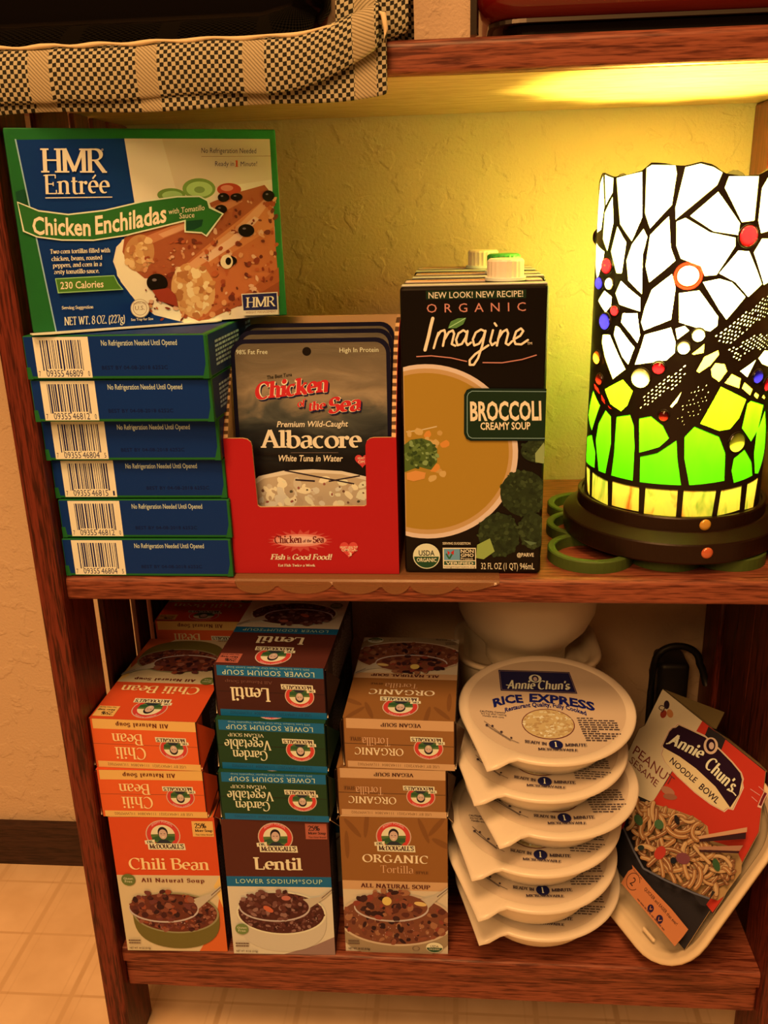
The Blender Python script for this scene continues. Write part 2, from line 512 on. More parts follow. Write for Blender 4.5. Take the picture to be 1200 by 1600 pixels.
def homog(src, dst):
    A = []
    for (x, y), (u, v) in zip(src, dst):
        A.append([x, y, 1, 0, 0, 0, -u * x, -u * y, u])
        A.append([0, 0, 0, x, y, 1, -v * x, -v * y, v])
    n = 8
    for i in range(n):
        p = max(range(i, n), key=lambda r: abs(A[r][i]))
        A[i], A[p] = A[p], A[i]
        for r in range(n):
            if r != i:
                q = A[r][i] / A[i][i]
                A[r] = [a - q * b for a, b in zip(A[r], A[i])]
    h = [A[i][8] / A[i][i] for i in range(n)]
    def f(x, y):
        d = h[6] * x + h[7] * y + 1
        return ((h[0] * x + h[1] * y + h[2]) / d, (h[3] * x + h[4] * y + h[5]) / d)
    return f
def clip_poly(p, x0, y0, x1, y1):
    for ax, lim, sg in ((0, x0, 1), (0, x1, -1), (1, y0, 1), (1, y1, -1)):
        out = []
        for i in range(len(p)):
            a, b = p[i - 1], p[i]
            ia, ib = (a[ax] - lim) * sg >= 0, (b[ax] - lim) * sg >= 0
            if ia != ib:
                t = (lim - a[ax]) / (b[ax] - a[ax])
                out.append((a[0] + (b[0] - a[0]) * t, a[1] + (b[1] - a[1]) * t))
            if ib:
                out.append(b)
        p = out
        if len(p) < 3:
            return []
    return p
class Print:
    """flat printing on one face: drawing units (y down) are mapped onto the face's w x h millimetres"""
    def __init__(s, mb, o, u, v, w_, h_, quad=None, clip=True, base=0.05):
        s.mb, s.o, s.u, s.v = mb, Vector(o), Vector(u).normalized(), Vector(v).normalized()
        s.n = s.u.cross(s.v)
        s.w, s.h, s.clip, s.lay = w_, h_, clip, base
        q = quad or [(0, 0), (1, 0), (1, 1), (0, 1)]
        s.map = homog(q, [(0, h_), (w_, h_), (w_, 0), (0, 0)])
    def to3(s, x, y, h):
        return s.o + s.u * x + s.v * y + s.n * h
    def poly(s, pts, m):
        q = [s.map(*p) for p in pts]
        if s.clip:
            q = clip_poly(q, 0, 0, s.w, s.h)
        if len(q) < 3:
            return
        ar = sum(q[i - 1][0] * q[i][1] - q[i][0] * q[i - 1][1] for i in range(len(q)))
        if ar < 0:
            q = q[::-1]
        s.lay += 0.008
        s.mb.add([s.to3(x, y, s.lay) for x, y in q], [list(range(len(q)))], m)
    def rect(s, x0, y0, x1, y1, m):
        s.poly([(x0, y0), (x1, y0), (x1, y1), (x0, y1)], m)
    def ell(s, cx, cy, rx, ry, m, n=28, rot=0):
        c, d = math.cos(math.radians(rot)), math.sin(math.radians(rot))
        s.poly([(cx + x * c - y * d, cy + x * d + y * c) for x, y in ellp(0, 0, rx, ry, n)], m)
    def ring(s, cx, cy, rx, ry, t, m, a0=0, a1=360, n=32):
        po = ellp(cx, cy, rx, ry, n, a0, a1)
        pi = ellp(cx, cy, rx - t, ry - t * ry / rx, n, a0, a1)
        if a1 - a0 >= 360:
            po.append(po[0]); pi.append(pi[0])
        s.lay += 0.008
        l0 = s.lay
        for i in range(len(po) - 1):
            s.lay = l0 - 0.008
            s.poly([po[i], po[i + 1], pi[i + 1], pi[i]], m)
    def line(s, pts, t, m):
        s.lay += 0.008
        l0 = s.lay
        for a, b in zip(pts, pts[1:]):
            dx, dy = b[0] - a[0], b[1] - a[1]
            L = math.hypot(dx, dy) or 1
            nx, ny = -dy / L * t / 2, dx / L * t / 2
            l0 += 0.0007
            s.lay = l0 - 0.008
            s.poly([(a[0] + nx, a[1] + ny), (b[0] + nx, b[1] + ny), (b[0] - nx, b[1] - ny), (a[0] - nx, a[1] - ny)], m)
    def brush(s, pts, t, m):
        s.line(pts, t, m)
        l0 = s.lay
        for p in pts:
            l0 += 0.0007
            s.lay = l0 - 0.008
            s.ell(p[0], p[1], t / 2, t / 2, m, 8)
    def text(s, tx, x0, y0, x1, y1, h, m, font='sans', bold=0.0, bend=0.0, shear=0.0, up=None, track=None, dxy=(0, 0), serif=True):
        if font == 'sans':
            vs, fs = sans_text(tx, bold, track or 1.0)
        else:
            vs, fs = pen_text(tx, 11.0 + bold, 4.0 + bold * 0.6, serif, track or 0.0)
        if not vs:
            return
        if shear:
            vs = [(x + y * shear, y) for x, y in vs]
        xa, xb = min(v[0] for v in vs), max(v[0] for v in vs)
        yb = max(v[1] for v in vs)
        ux, uy = up or (0.0, -h)
        s.lay += 0.008
        out = []
        for x, y in vs:
            t, q = (x - xa) / (xb - xa), y / yb
            px = x0 + (x1 - x0) * t + ux * q + dxy[0]
            py = y0 + (y1 - y0) * t + uy * q - bend * 4 * t * (1 - t) + dxy[1]
            out.append(s.to3(*s.map(px, py), s.lay))
        if font == 'pen':
            z = 0.0
            o2, f2 = [], []
            for f in fs:
                z += 0.0007
                f2.append([len(o2) + k for k in range(len(f))])
                o2.extend(out[k] + s.n * z for k in f)
            s.lay += z
            out, fs = o2, f2
        s.mb.add(out, fs, m)
    def small(s, x0, y0, x1, y1, rows, m, rnd, fill=0.9, hh=0.55):
        """rows of print too small to read"""
        for r in range(rows):
            y = y0 + (y1 - y0) * r / rows
            dy = (y1 - y0) / rows * hh
            x = x0
            end = x0 + (x1 - x0) * rnd.uniform(fill * 0.8, 1)
            while x < end:
                wd = (x1 - x0) * rnd.uniform(0.04, 0.12)
                s.rect(x, y, min(x + wd, end), y + dy, m)
                s.lay -= 0.008
                x += wd + (x1 - x0) * 0.018
        s.lay += 0.008
    def scatter(s, inside, box, n, size, mats_, rnd, aspect=(0.6, 1.0)):
        k = tries = 0
        while k < n and tries < n * 12:
            tries += 1
            x, y = rnd.uniform(box[0], box[2]), rnd.uniform(box[1], box[3])
            if not inside(x, y):
                continue
            r = rnd.uniform(*size)
            a = rnd.uniform(*aspect)
            t0 = rnd.uniform(0, 180)
            c, d = math.cos(math.radians(t0)), math.sin(math.radians(t0))
            f = s.sy if hasattr(s, 'sy') else 1.0
            pts = []
            nn = 9
            for i in range(nn):
                q = 2 * math.pi * i / nn
                rr = r * rnd.uniform(0.82, 1.12)
                xx, yy = rr * math.cos(q), rr * a * math.sin(q)
                pts.append((x + xx * c - yy * d, y + (xx * d + yy * c) * f))
            s.lay -= 0.0065
            s.poly(pts, rnd.choice(mats_))
            k += 1

# ------------------------------------------------------------------ the setting
def struct(name, a, b, m):
    mb = MB()
    mb.box([x / K for x in a], [x / K for x in b], m)
    return tag(mb.build(name), kind='structure')
struct('floor', (-1.6, -2.2, ZF - 0.03), (2.0, D + 0.02, ZF), VINYL)
struct('wall_back', (-1.6, D, ZF), (2.0, D + 0.08, 1.9), PLASTER)
struct('baseboard_back', (-1.6, D - 0.011, ZF), (-0.018, D, -0.3665), BASEB)
mb = MB()
mb.box((W / K + 18, D / K - 11, ZF / K), (2000, D / K, -366.5), BASEB)
tag(mb.build('baseboard_back.001'), kind='structure')

# ------------------------------------------------------------------ the shelving unit
unit = thing('shelving_unit', 'reddish-brown oak shelving unit with three shelves and slatted sides', 'shelf', (0, 0, ZF))
def upart(name, boxes, m, bev=1.2, kind=None, seg=2):
    mb = MB()
    for a, b in boxes:
        mb.box(a, b, m, bev, seg)
    o = mb.build(name, unit)
    o.location = (0, 0, -ZF)
    return o
w_, d_ = W / K, D / K
def board(name, z0, z1, x0, x1, y0, y1, m, r):
    """a shelf with a rounded nose: profile in y-z carried along x"""
    mb = MB()
    pr = [(y1, z0), (y1, z1), (y0 + r, z1)] + [(y0 + r - r * math.sin(t), z1 - r + r * math.cos(t)) for t in [math.radians(a) for a in range(15, 91, 15)]]
    pr += [(y0 + r * 0.6 - r * 0.6 * math.cos(t), z0 + r * 0.6 - r * 0.6 * math.sin(t)) for t in [math.radians(a) for a in range(0, 91, 18)]]
    n = len(pr)
    vs = [(x0, y, z) for y, z in pr] + [(x1, y, z) for y, z in pr]
    mb.add(vs, [[k, (k + 1) % n, (k + 1) % n + n, k + n] for k in range(n)] + [list(range(n))[::-1], [n + k for k in range(n)]], m)
    o = mb.build(name, unit)
    o.location = (0, 0, -ZF)
    return o
top = board('top_board', 290, 307.7, -40, w_ + 40, 4, d_ - 1, WOODX, 5)
mb = MB()
mb.box((-12, 8.5, 289.7), (w_ + 12, d_ - 2, 290.02), BAREX)
o = mb.build('underside_panel', top)
tag(o, 'bare lighter wood under the top board')
board('middle_shelf', -17, 0, 0.2, w_ - 0.2, 0, d_ - 1, WOODX, 5)
board('bottom_shelf', -308 - 14.2, -308, 0.2, w_ - 0.2, 0, d_ - 1, WOODX, 4)
upart('apron', [((0.2, 3, -347), (w_ - 0.2, 15, -322.3))], WOODX, 1.5)
upart('apron', [((0.2, d_ - 15, -347), (w_ - 0.2, d_ - 3, -322.3))], WOODX, 1.5)
zf_ = ZF / K
for x0, x1 in ((-16.4, -0.1), (w_ + 0.1, w_ + 16.4)):
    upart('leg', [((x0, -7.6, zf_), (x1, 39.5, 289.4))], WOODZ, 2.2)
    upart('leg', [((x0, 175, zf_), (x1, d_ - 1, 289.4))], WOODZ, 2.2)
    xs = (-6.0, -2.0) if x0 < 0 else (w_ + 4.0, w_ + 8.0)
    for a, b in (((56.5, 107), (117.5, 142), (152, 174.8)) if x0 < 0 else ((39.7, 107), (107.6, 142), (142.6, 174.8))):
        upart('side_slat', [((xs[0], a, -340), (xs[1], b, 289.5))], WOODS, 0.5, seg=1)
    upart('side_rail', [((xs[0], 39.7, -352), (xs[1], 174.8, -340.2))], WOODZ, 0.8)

# ------------------------------------------------------------------ frozen-style entree boxes
BLUE, BLUE2 = ink(7, 36, 62), ink(7, 28, 52)
GREEN = ink(32, 80, 22)
CREAMY = ink(232, 178, 112)
WHITE = ink(238, 190, 118)
DARK = ink(34, 18, 14)
BLACK = mat('ink_black', (0.006, 0.005, 0.005), 0.4, 0.18)
NAVY = ink(16, 20, 45)
rnd = random.Random(4)
EW, EH, ET = 155.0, 111.5, 25.6             # long side, short side, thickness
def barcode(P, x0, x1, m, seed):
    r = random.Random(seed)
    x = x0
    while x < x1:
        b = r.choice((0.004, 0.004, 0.007, 0.010)) * (x1 - x0) / 0.25
        P.rect(x, 0.10, min(x + b, x1), 0.80, m)
        P.lay -= 0.008
        x += b + r.choice((0.004, 0.006, 0.009)) * (x1 - x0) / 0.25
    P.lay += 0.008
def entree_lying(code, date_x):
    """front up, short end to the viewer: x across EH, y deep EW, z thick"""
    mb = MB()
    mb.box((0, 0, 0), (EH, EW, ET), GREEN, 0.7)
    P = Print(mb, (0, 0, 0), (1, 0, 0), (0, 0, 1), EH, ET)      # short end
    P.rect(0.006, 0.02, 0.985, 0.93, BLUE)
    P.poly([(0.965, 1), (0.992, 0.55), (1, 0.4), (1, 1)], GREEN)
    P.poly([(0, 0.72), (0.022, 0.72), (0.03, 1), (0, 1)], GREEN)
    P.rect(0.057, 0.03, 0.362, 0.965, WHITE)
    barcode(P, 0.093, 0.325, NAVY, int(code[:5]))
    P.rect(0.115, 0.76, 0.205, 0.80, WHITE)
    P.rect(0.215, 0.76, 0.31, 0.80, WHITE)
    P.text('7', 0.066, 0.93, 0.076, 0.93, 0.12, NAVY)
    P.text('09355', 0.108, 0.94, 0.205, 0.94, 0.155, NAVY)
    P.text(code[:5], 0.215, 0.94, 0.312, 0.94, 0.155, NAVY)
    P.text(code[5], 0.340, 0.93, 0.350, 0.93, 0.12, NAVY)
    P.text('No Refrigeration Needed Until Opened', 0.432, 0.235, 0.842, 0.235, 0.125, ink(205, 175, 140), bold=0.006)
    P.text('BEST BY 04-08-2018 6252C', date_x, 0.78, date_x + 0.36, 0.775, 0.085, ink(10, 16, 34))
    P = Print(mb, (EH, 0, 0), (0, 1, 0), (0, 0, 1), EW, ET)     # long side on the right
    P.rect(0.02, 0.03, 0.985, 0.97, BLUE2)
    P.poly([(0, 0.5), (0.03, 1), (0, 1)], GREEN)
    P.small(0.10, 0.22, 0.50, 0.85, 6, ink(150, 135, 125), random.Random(code), 0.95)
    P.small(0.55, 0.12, 0.95, 0.85, 6, ink(120, 110, 110), random.Random(code + 'b'), 0.9)
    P = Print(mb, (0, 0, ET), (1, 0, 0), (0, 1, 0), EH, EW)     # front, facing up
    P.rect(0.05, 0.02, 0.97, 0.42, CREAMY)
    P.rect(0.05, 0.42, 0.97, 0.98, BLUE)
    return mb
def entree_front(P):
    """the large picture side; drawing units are those of its corners"""
    cr = CREAMY
    P.poly([(52, 95), (488, 85), (1078, 80), (1136, 805), (740, 845), (180, 880)], BLUE)
    P.poly([(48, 92), (54, 92), (184, 880), (178, 880)], ink(150, 150, 120))
    P.poly([(488, 85), (1078, 80), (1134, 803), (742, 842), (600, 806), (520, 745), (460, 665), (430, 580), (445, 520), (490, 475), (526, 350)], cr)
    sy = ink(214, 160, 98)
    P.poly([(640, 85), (1078, 80), (1090, 240), (700, 300)], ink(220, 165, 102))
    P.poly([(530, 470), (470, 490), (436, 560), (446, 640), (500, 720), (580, 782), (660, 820), (745, 842), (790, 820), (650, 740), (590, 690), (545, 620)], ink(238, 196, 140))
    P.ell(790, 280, 68, 42, ink(118, 122, 40)); P.ell(792, 282, 54, 31, ink(170, 165, 72)); P.ell(792, 284, 22, 13, ink(120, 120, 46))
    P.ell(676, 306, 58, 27, ink(110, 116, 36)); P.ell(680, 308, 42, 18, ink(160, 158, 70))
    P.ell(914, 282, 50, 26, ink(176, 52, 22)); P.ell(905, 276, 26, 12, ink(212, 110, 60))
    P.poly([(480, 480), (700, 400), (850, 330), (960, 290), (1060, 262), (1092, 300), (1000, 400), (860, 540), (640, 650), (560, 650), (500, 600), (470, 540)], ink(158, 66, 26))
    P.poly([(640, 640), (960, 470), (1000, 420), (700, 700), (690, 780), (600, 730)], ink(120, 40, 16))
    P.ell(540, 545, 62, 78, ink(186, 108, 46), rot=15)
    P.poly([(672, 690), (720, 600), (800, 530), (900, 460), (1000, 370), (1090, 290), (1122, 620), (1132, 720), (960, 765), (790, 832), (712, 800)], ink(182, 82, 32))
    P.poly([(800, 530), (1000, 370), (1092, 300), (1105, 430), (900, 560), (840, 600)], ink(196, 98, 40))
    P.ell(765, 700, 92, 118, ink(206, 128, 58), rot=-12)
    P.poly([(730, 600), (830, 520), (960, 420), (1060, 320), (1085, 330), (1010, 430), (880, 540), (770, 610)], ink(212, 124, 62))
    P.poly([(800, 560), (920, 480), (1020, 390), (1040, 400), (950, 500), (830, 580)], ink(226, 150, 88))
    P.poly([(900, 765), (1128, 640), (1132, 722), (960, 768)], ink(140, 54, 20)); P.poly([(800, 828), (1000, 700), (1126, 600), (1130, 660), (960, 765), (830, 824)], ink(160, 66, 24))
    P.poly([(560, 480), (700, 420), (850, 350), (960, 306), (970, 330), (860, 390), (700, 460), (580, 510)], ink(190, 96, 44))
    P.poly([(620, 466), (760, 410), (880, 356), (890, 366), (780, 424), (640, 480)], ink(210, 124, 66))
    r = random.Random(11)
    P.sy = 1.0
    P.scatter(lambda x, y: ((x - 765) / 86) ** 2 + ((y - 700) / 112) ** 2 < 1, (670, 585, 860, 815), 60, (9, 22), [ink(232, 168, 92), ink(196, 112, 46), ink(222, 148, 72), ink(170, 88, 34)], r)
    P.scatter(lambda x, y: ((x - 540) / 58) ** 2 + ((y - 545) / 74) ** 2 < 1, (475, 470, 605, 620), 30, (9, 20), [ink(222, 150, 76), ink(180, 96, 40), ink(206, 130, 58)], r)
    def food(x, y):
        return y > 300 and (x - 470) / 640 + (y - 480) / 420 > 0.35 and y < 835 - (x - 760) * 0.22 and x < 1115 and not ((x - 765) / 90) ** 2 + ((y - 700) / 115) ** 2 < 1 and (y > 480 or x > 830 + (480 - y) * 0.6)
    P.scatter(food, (560, 300, 1125, 830), 210, (4, 15), [ink(206, 118, 56), ink(150, 54, 20), ink(128, 40, 16), ink(214, 136, 78), ink(176, 70, 26), ink(100, 34, 16)], r, (0.35, 1))
    for x, y, a, b in ((612, 668, 44, 38), (986, 448, 34, 26), (1076, 306, 25, 22), (890, 314, 24, 18), (880, 362, 25, 18), (944, 312, 25, 15), (920, 574, 28, 20)):
        P.ell(x, y, a, b, BLACK); P.ell(x - a * .25, y - b * .3, a * .22, b * .16, ink(120, 84, 60))
    P.ell(905, 578, 26, 30, ink(226, 170, 100)); P.ell(912, 576, 12, 16, BLACK)
    P.poly([(590, 700), (660, 690), (690, 720), (700, 770), (620, 745)], ink(150, 44, 18))
    # ribbon
    P.poly([(40, 300), (76, 288), (84, 352), (44, 340)], ink(20, 56, 22))
    rib = [(44, 338), (130, 372), (250, 386), (400, 368), (560, 330), (700, 310), (790, 308), (828, 326), (838, 352), (892, 380), (822, 476), (800, 462), (728, 458), (728, 414), (600, 446), (480, 476), (350, 496), (220, 496), (120, 484), (62, 460)]
    P.poly(rib, ink(226, 196, 120))
    rib = [(48, 344), (130, 378), (250, 392), (400, 374), (560, 336), (700, 316), (790, 314), (822, 330), (830, 358), (884, 382), (818, 468), (800, 456), (734, 452), (734, 406), (600, 440), (480, 470), (350, 490), (220, 490), (120, 478), (68, 456)]
    P.poly(rib, ink(44, 84, 22))
    P.poly([(736, 412), (806, 404), (800, 432), (770, 446), (736, 450)], ink(18, 48, 20))
    yel = ink(252, 214, 130)
    P.text('Chicken', 102, 470, 340, 474, 72, yel, bold=0.022)
    P.text('Enchiladas', 360, 468, 654, 414, 74, yel, bold=0.022, bend=-4)
    P.text('with Tomatillo', 663, 385, 812, 366, 22, yel)
    P.text('Sauce', 708, 402, 770, 396, 22, yel)
    P.text('HMR', 148, 222, 414, 220, 96, CREAMY, 'pen', bold=1, track=-5)
    P.text('Entrée', 156, 308, 424, 304, 78, CREAMY, 'pen')
    P.text('o', 394, 134, 402, 134, 8, CREAMY)
    P.line([(160, 323), (433, 317)], 4, CREAMY)
    for tx, a, b in (('Two corn tortillas filled with', (170, 550), (418, 542)), ('chicken, beans, roasted', (174, 580), (384, 572)), ('peppers, and corn in a', (178, 607), (382, 599)), ('zesty tomatillo sauce.', (182, 634), (370, 628))):
        P.text(tx, *a, *b, 19, WHITE, 'pen', bold=1.5)
    P.poly([(185, 652), (432, 637), (448, 670), (470, 698), (194, 715)], ink(150, 160, 70))
    P.poly([(189, 656), (430, 641), (444, 672), (462, 695), (198, 710)], ink(74, 100, 22))
    P.text('230 Calories', 206, 697, 386, 688, 30, yel, bold=0.01)
    P.text('Serving Suggestion', 208, 783, 340, 778, 14, WHITE, 'pen', bold=2)
    P.text('NET WT. 8 OZ. (227g)', 216, 851, 472, 838, 36, WHITE, 'pen', bold=1)
    P.ell(537, 777, 40, 40, ink(190, 140, 84)); P.ell(537, 777, 37, 37, ink(240, 200, 140)); P.ring(537, 777, 30, 30, 2, ink(150, 100, 60))
    P.text('U.S.', 516, 785, 556, 783, 18, ink(120, 74, 40)); P.text('INSPECTED', 510, 764, 564, 762, 9, ink(120, 74, 40), bend=6)
    P.text('See Tray for Size', 498, 831, 592, 826, 11, WHITE, bold=0.01)
    P.text('No Refrigeration Needed', 797, 139, 1020, 138, 20, NAVY)
    P.line([(797, 153), (1079, 148)], 2, ink(150, 96, 60))
    P.text('Ready in', 853, 190, 930, 189, 19, NAVY)
    P.text('1', 934, 192, 948, 192, 26, ink(190, 52, 20), 'pen', bold=3)
    P.text('Minute!', 957, 190, 1024, 188, 19, NAVY)
    P.poly([(966, 713), (1120, 704), (1126, 800), (974, 806)], ink(220, 170, 110))
    P.poly([(970, 717), (1116, 708), (1121, 780), (976, 784)], ink(34, 26, 46))
    P.text('HMR', 986, 772, 1112, 765, 44, CREAMY, 'pen', track=-5)
    P.text('WEIGHT MANAGEMENT', 986, 797, 1116, 792, 9, ink(140, 80, 40))
LB = [('468045', 'blue entree box at the bottom of the left stack on the middle shelf', 0.46),
      ('468120', 'blue entree box, second from the bottom of the left stack', 0.44),
      ('468151', 'blue entree box, third from the bottom of the left stack', 0.54),
      ('468045', 'blue entree box, fourth from the bottom of the left stack', 0.44),
      ('468120', 'blue entree box, second from the top of the lying stack', 0.42),
      ('468090', 'blue lying entree box directly under the upright picture box', 0.42)]
ez = 0.0
for (code, lab, dx), (px, py, rz) in zip(LB, ((0.6, 1.5, 0), (1.6, 2.6, 0.1), (0.4, 3.6, 0.1), (0.2, -1.2, -0.6), (0.8, -8.5, -1.6), (1.2, -10.5, -2.2))):
    mb = entree_lying(code, dx)
    o = mb.build('entree_box')
    o.location = (px * K, py * K, (ez + 0.1) * K)
    o.rotation_euler = (0, 0, math.radians(rz))
    tag(o, lab, 'food box', 'entree boxes on the middle shelf')
    ez += ET + 0.75
mb = MB()
mb.box((0, 0, 0), (EW, ET, EH), GREEN, 0.7)
P = Print(mb, (0, 0, 0), (1, 0, 0), (0, 0, 1), EW, EH, [(3, 48), (1100, 42), (1168, 805), (85, 886)])
entree_front(P)
rt = thing('entree_box', 'chicken enchiladas box standing upright on the blue stack, food picture facing out', 'food box', (0.0082, -0.0095, (ez + 0.9) * K), math.radians(27.0), 'entree boxes on the middle shelf')
rt.rotation_euler = (math.radians(-1.0), 0, math.radians(27.0))
mb.build('box_body', rt)
mb = MB()
mb.prism([(-2, 0), (112, 0), (108, -5), (60, -6.5), (10, -9), (-1, -6)], lambda x, y, h: (x, y, h), -0.7, 0.0, ink(232, 196, 140))
tag(mb.build('torn_flap', rt), 'torn cream cardboard flap under the front edge')

# ------------------------------------------------------------------ clear scalloped shelf mat
def clear_mat():
    m = bpy.data.materials.new('clear_tinted_plastic')
    m.use_nodes = True
    nt = m.node_tree
    n, l = nt.nodes, nt.links
    b = n['Principled BSDF']
    b.inputs['Base Color'].default_value = (0.27, 0.135, 0.07, 1)
    b.inputs['Roughness'].default_value = 0.16
    t = n.new('ShaderNodeBsdfTransparent')
    t.inputs[0].default_value = (0.95, 0.86, 0.76, 1)
    x = n.new('ShaderNodeMixShader')
    x.inputs[0].default_value = 0.62
    l.new(t.outputs[0], x.inputs[1]); l.new(b.outputs[0], x.inputs[2])
    l.new(x.outputs[0], n['Material Output'].inputs[0])
    return m
CLEAR = clear_mat()
mb = MB()
x0, x1, N = 113.0, 283.0, 96
edges = [113, 140.5, 176.5, 208, 226, 256, 283]
rows = []
prof = [(190, 0.25), (60, 0.25), (8, 0.3), (5.0, 0.3), (2.7, -0.25), (1.2, -1.3), (0.2, -2.6)]
for j, (y, z) in enumerate(prof):
    rows.append([(x0 + (x1 - x0) * i / N, y, z) for i in range(N + 1)])
tip = []
for i in range(N + 1):
    x = x0 + (x1 - x0) * i / N
    k = max(q for q in range(len(edges) - 1) if edges[q] <= x + 1e-6)
    t = (x - edges[k]) / (edges[k + 1] - edges[k])
    dp = math.sqrt(max(0, 1 - (2 * t - 1) ** 2))
    if k == 5:
        dp *= 1 - t * 0.9
    tip.append((x, -0.7, -3.0 - 7.6 * dp))
rows.append(tip)
vs = [p for r in rows for p in r]
M1 = N + 1
mb.add(vs, [[j * M1 + i, j * M1 + i + 1, (j + 1) * M1 + i + 1, (j + 1) * M1 + i] for j in range(len(rows) - 1) for i in range(N)], CLEAR)
matob = mb.build('shelf_mat')
sol = matob.modifiers.new('thickness', 'SOLIDIFY')
sol.thickness = 0.0004
sol.offset = 0
tag(matob, 'clear scalloped plastic mat hanging over the middle shelf edge below the red tray', 'mat')

# ------------------------------------------------------------------ red tray of tuna pouches
RED = ink(178, 22, 16)
def kraft():
    m = mat('corrugated_cut_edge', (0.62, 0.45, 0.28), 0.8, 0.2)
    nt, n, l, b = nodes(m)
    tc = n.new('ShaderNodeTexCoord')
    wv = n.new('ShaderNodeTexWave')
    wv.bands_direction = 'Z'
    wv.inputs['Scale'].default_value = 74
    wv.inputs['Distortion'].default_value = 1.5
    l.new(tc.outputs['Object'], wv.inputs[0])
    r = ramp(n, [(0.35, (0.10, 0.06, 0.035)), (0.62, (0.66, 0.48, 0.30))])
    l.new(wv.outputs[0], r.inputs[0])
    l.new(r.outputs[0], b.inputs['Base Color'])
    return m
KRAFTE = kraft()
KRAFT = mat('kraft_board', (0.60, 0.44, 0.27), 0.8, 0.2)
tray = thing('display_tray', 'red cardboard display tray holding tuna pouches on the middle shelf', 'tray', (0.112, 0.0060, 0.0007))
TWt, TDt = 107.0, 80.0
mb = MB()
Hc = homog([(35, 752), (1065, 755), (1070, 1555), (100, 1545)], [(0, 90), (TWt, 90), (TWt, 0), (0, 0)])
cut = [(35, 752), (150, 752), (178, 758), (198, 775), (206, 800), (238, 1148), (246, 1156), (258, 1160), (872, 1158), (884, 1152), (885, 1144), (884, 800), (892, 775), (910, 760), (935, 755), (1065, 755)]
out = [(0, 0), (TWt, 0)] + [Hc(*p) for p in cut[::-1]]
mb.prism(out, lambda x, y, h: (x, -h, y), -1.6, 0.0, RED, KRAFT)
PT = Print(mb, (0, 0, 0), (1, 0, 0), (0, 0, 1), TWt, 90, [(35, 752), (1065, 755), (1070, 1555), (100, 1545)])
star = []
for k in range(44):
    a = 2 * math.pi * k / 44
    q = 1.0 if k % 2 else random.Random(k).uniform(0.55, 0.8)
    star.append((490 + 195 * q * math.cos(a), 1358 + 66 * q * math.sin(a)))
PT.poly(star, ink(198, 62, 40))
PT.ell(488, 1356, 158, 36, ink(224, 120, 78))
PT.ell(488, 1356, 128, 24, ink(232, 150, 100))
PT.text('Chicken', 336, 1372, 498, 1370, 44, ink(110, 20, 14), 'pen', bold=5)
PT.text('of the', 505, 1368, 558, 1366, 18, ink(90, 22, 16), 'pen', bold=4)
PT.text('Sea', 564, 1370, 630, 1368, 38, ink(110, 20, 14), 'pen', bold=5)
PT.text('Fish', 312, 1466, 400, 1467, 32, CREAMY, 'pen', bold=4, shear=.2)
PT.text('is', 412, 1467, 432, 1467, 24, CREAMY, 'pen', bold=1)
PT.text('Good Food!', 443, 1468, 680, 1468, 33, CREAMY, 'pen', bold=4, shear=.2)
PT.text('Eat Fish Twice a Week', 358, 1507, 578, 1508, 15, CREAMY, 'pen', bold=4)
def heart(P, x, y, r, m):
    pts = []
    for k in range(40):
        t = 2 * math.pi * k / 40
        pts.append((x + r * 16 / 17 * math.sin(t) ** 3, y - r / 17 * (13 * math.cos(t) - 5 * math.cos(2 * t) - 2 * math.cos(3 * t) - math.cos(4 * t))))
    P.poly(pts, m)
heart(PT, 778, 1405, 56, ink(214, 62, 40))
PT.text('HEART HEALTHY', 726, 1402, 832, 1402, 12, WHITE, bold=0.01)
PT.text('OMEGA-', 735, 1420, 828, 1420, 17, WHITE, bold=0.01)
PT.text('3', 775, 1447, 795, 1447, 22, WHITE, bold=0.02)
mb.build('front_panel', tray)
for sgn, x in ((0, 0.0), (1, TWt - 2.6)):
    mb = MB()
    sil = [(0, 0), (0, 90), (8, 104), (22, 126), (40, 143), (60, 152), (TDt, 155), (TDt, 0)]
    n = len(sil)
    vs = [(x, 0.2 + y, z) for y, z in sil] + [(x + 2.6, 0.2 + y, z) for y, z in sil]
    mb.add(vs, [list(range(n)), [2 * n - 1 - k for k in range(n)]], KRAFT)
    mb.add(vs, [[k, (k + 1) % n, (k + 1) % n + n, k + n] for k in range(n)], KRAFTE)
    xo = x - 0.25 if not sgn else x + 2.6
    vs = [(xo, 0.0 + y, z) for y, z in sil] + [(xo + 0.25, 0.0 + y, z) for y, z in sil]
    mb.add(vs, [list(range(n)), [2 * n - 1 - k for k in range(n)]] + [[k, (k + 1) % n, (k + 1) % n + n, k + n] for k in range(n)], RED)
    mb.build('side_panel', tray)
mb = MB()
mb.box((2.6, TDt - 2.4, 0), (TWt - 2.6, TDt, 155), KRAFT)
mb.box((2.6, TDt, 0), (TWt - 2.6, TDt + 0.3, 155), RED)
mb.build('back_panel', tray)
mb = MB()
mb.box((0.4, 1.7, 0), (TWt - 0.4, TDt, 1.6), KRAFT)
mb.build('bottom_panel', tray)

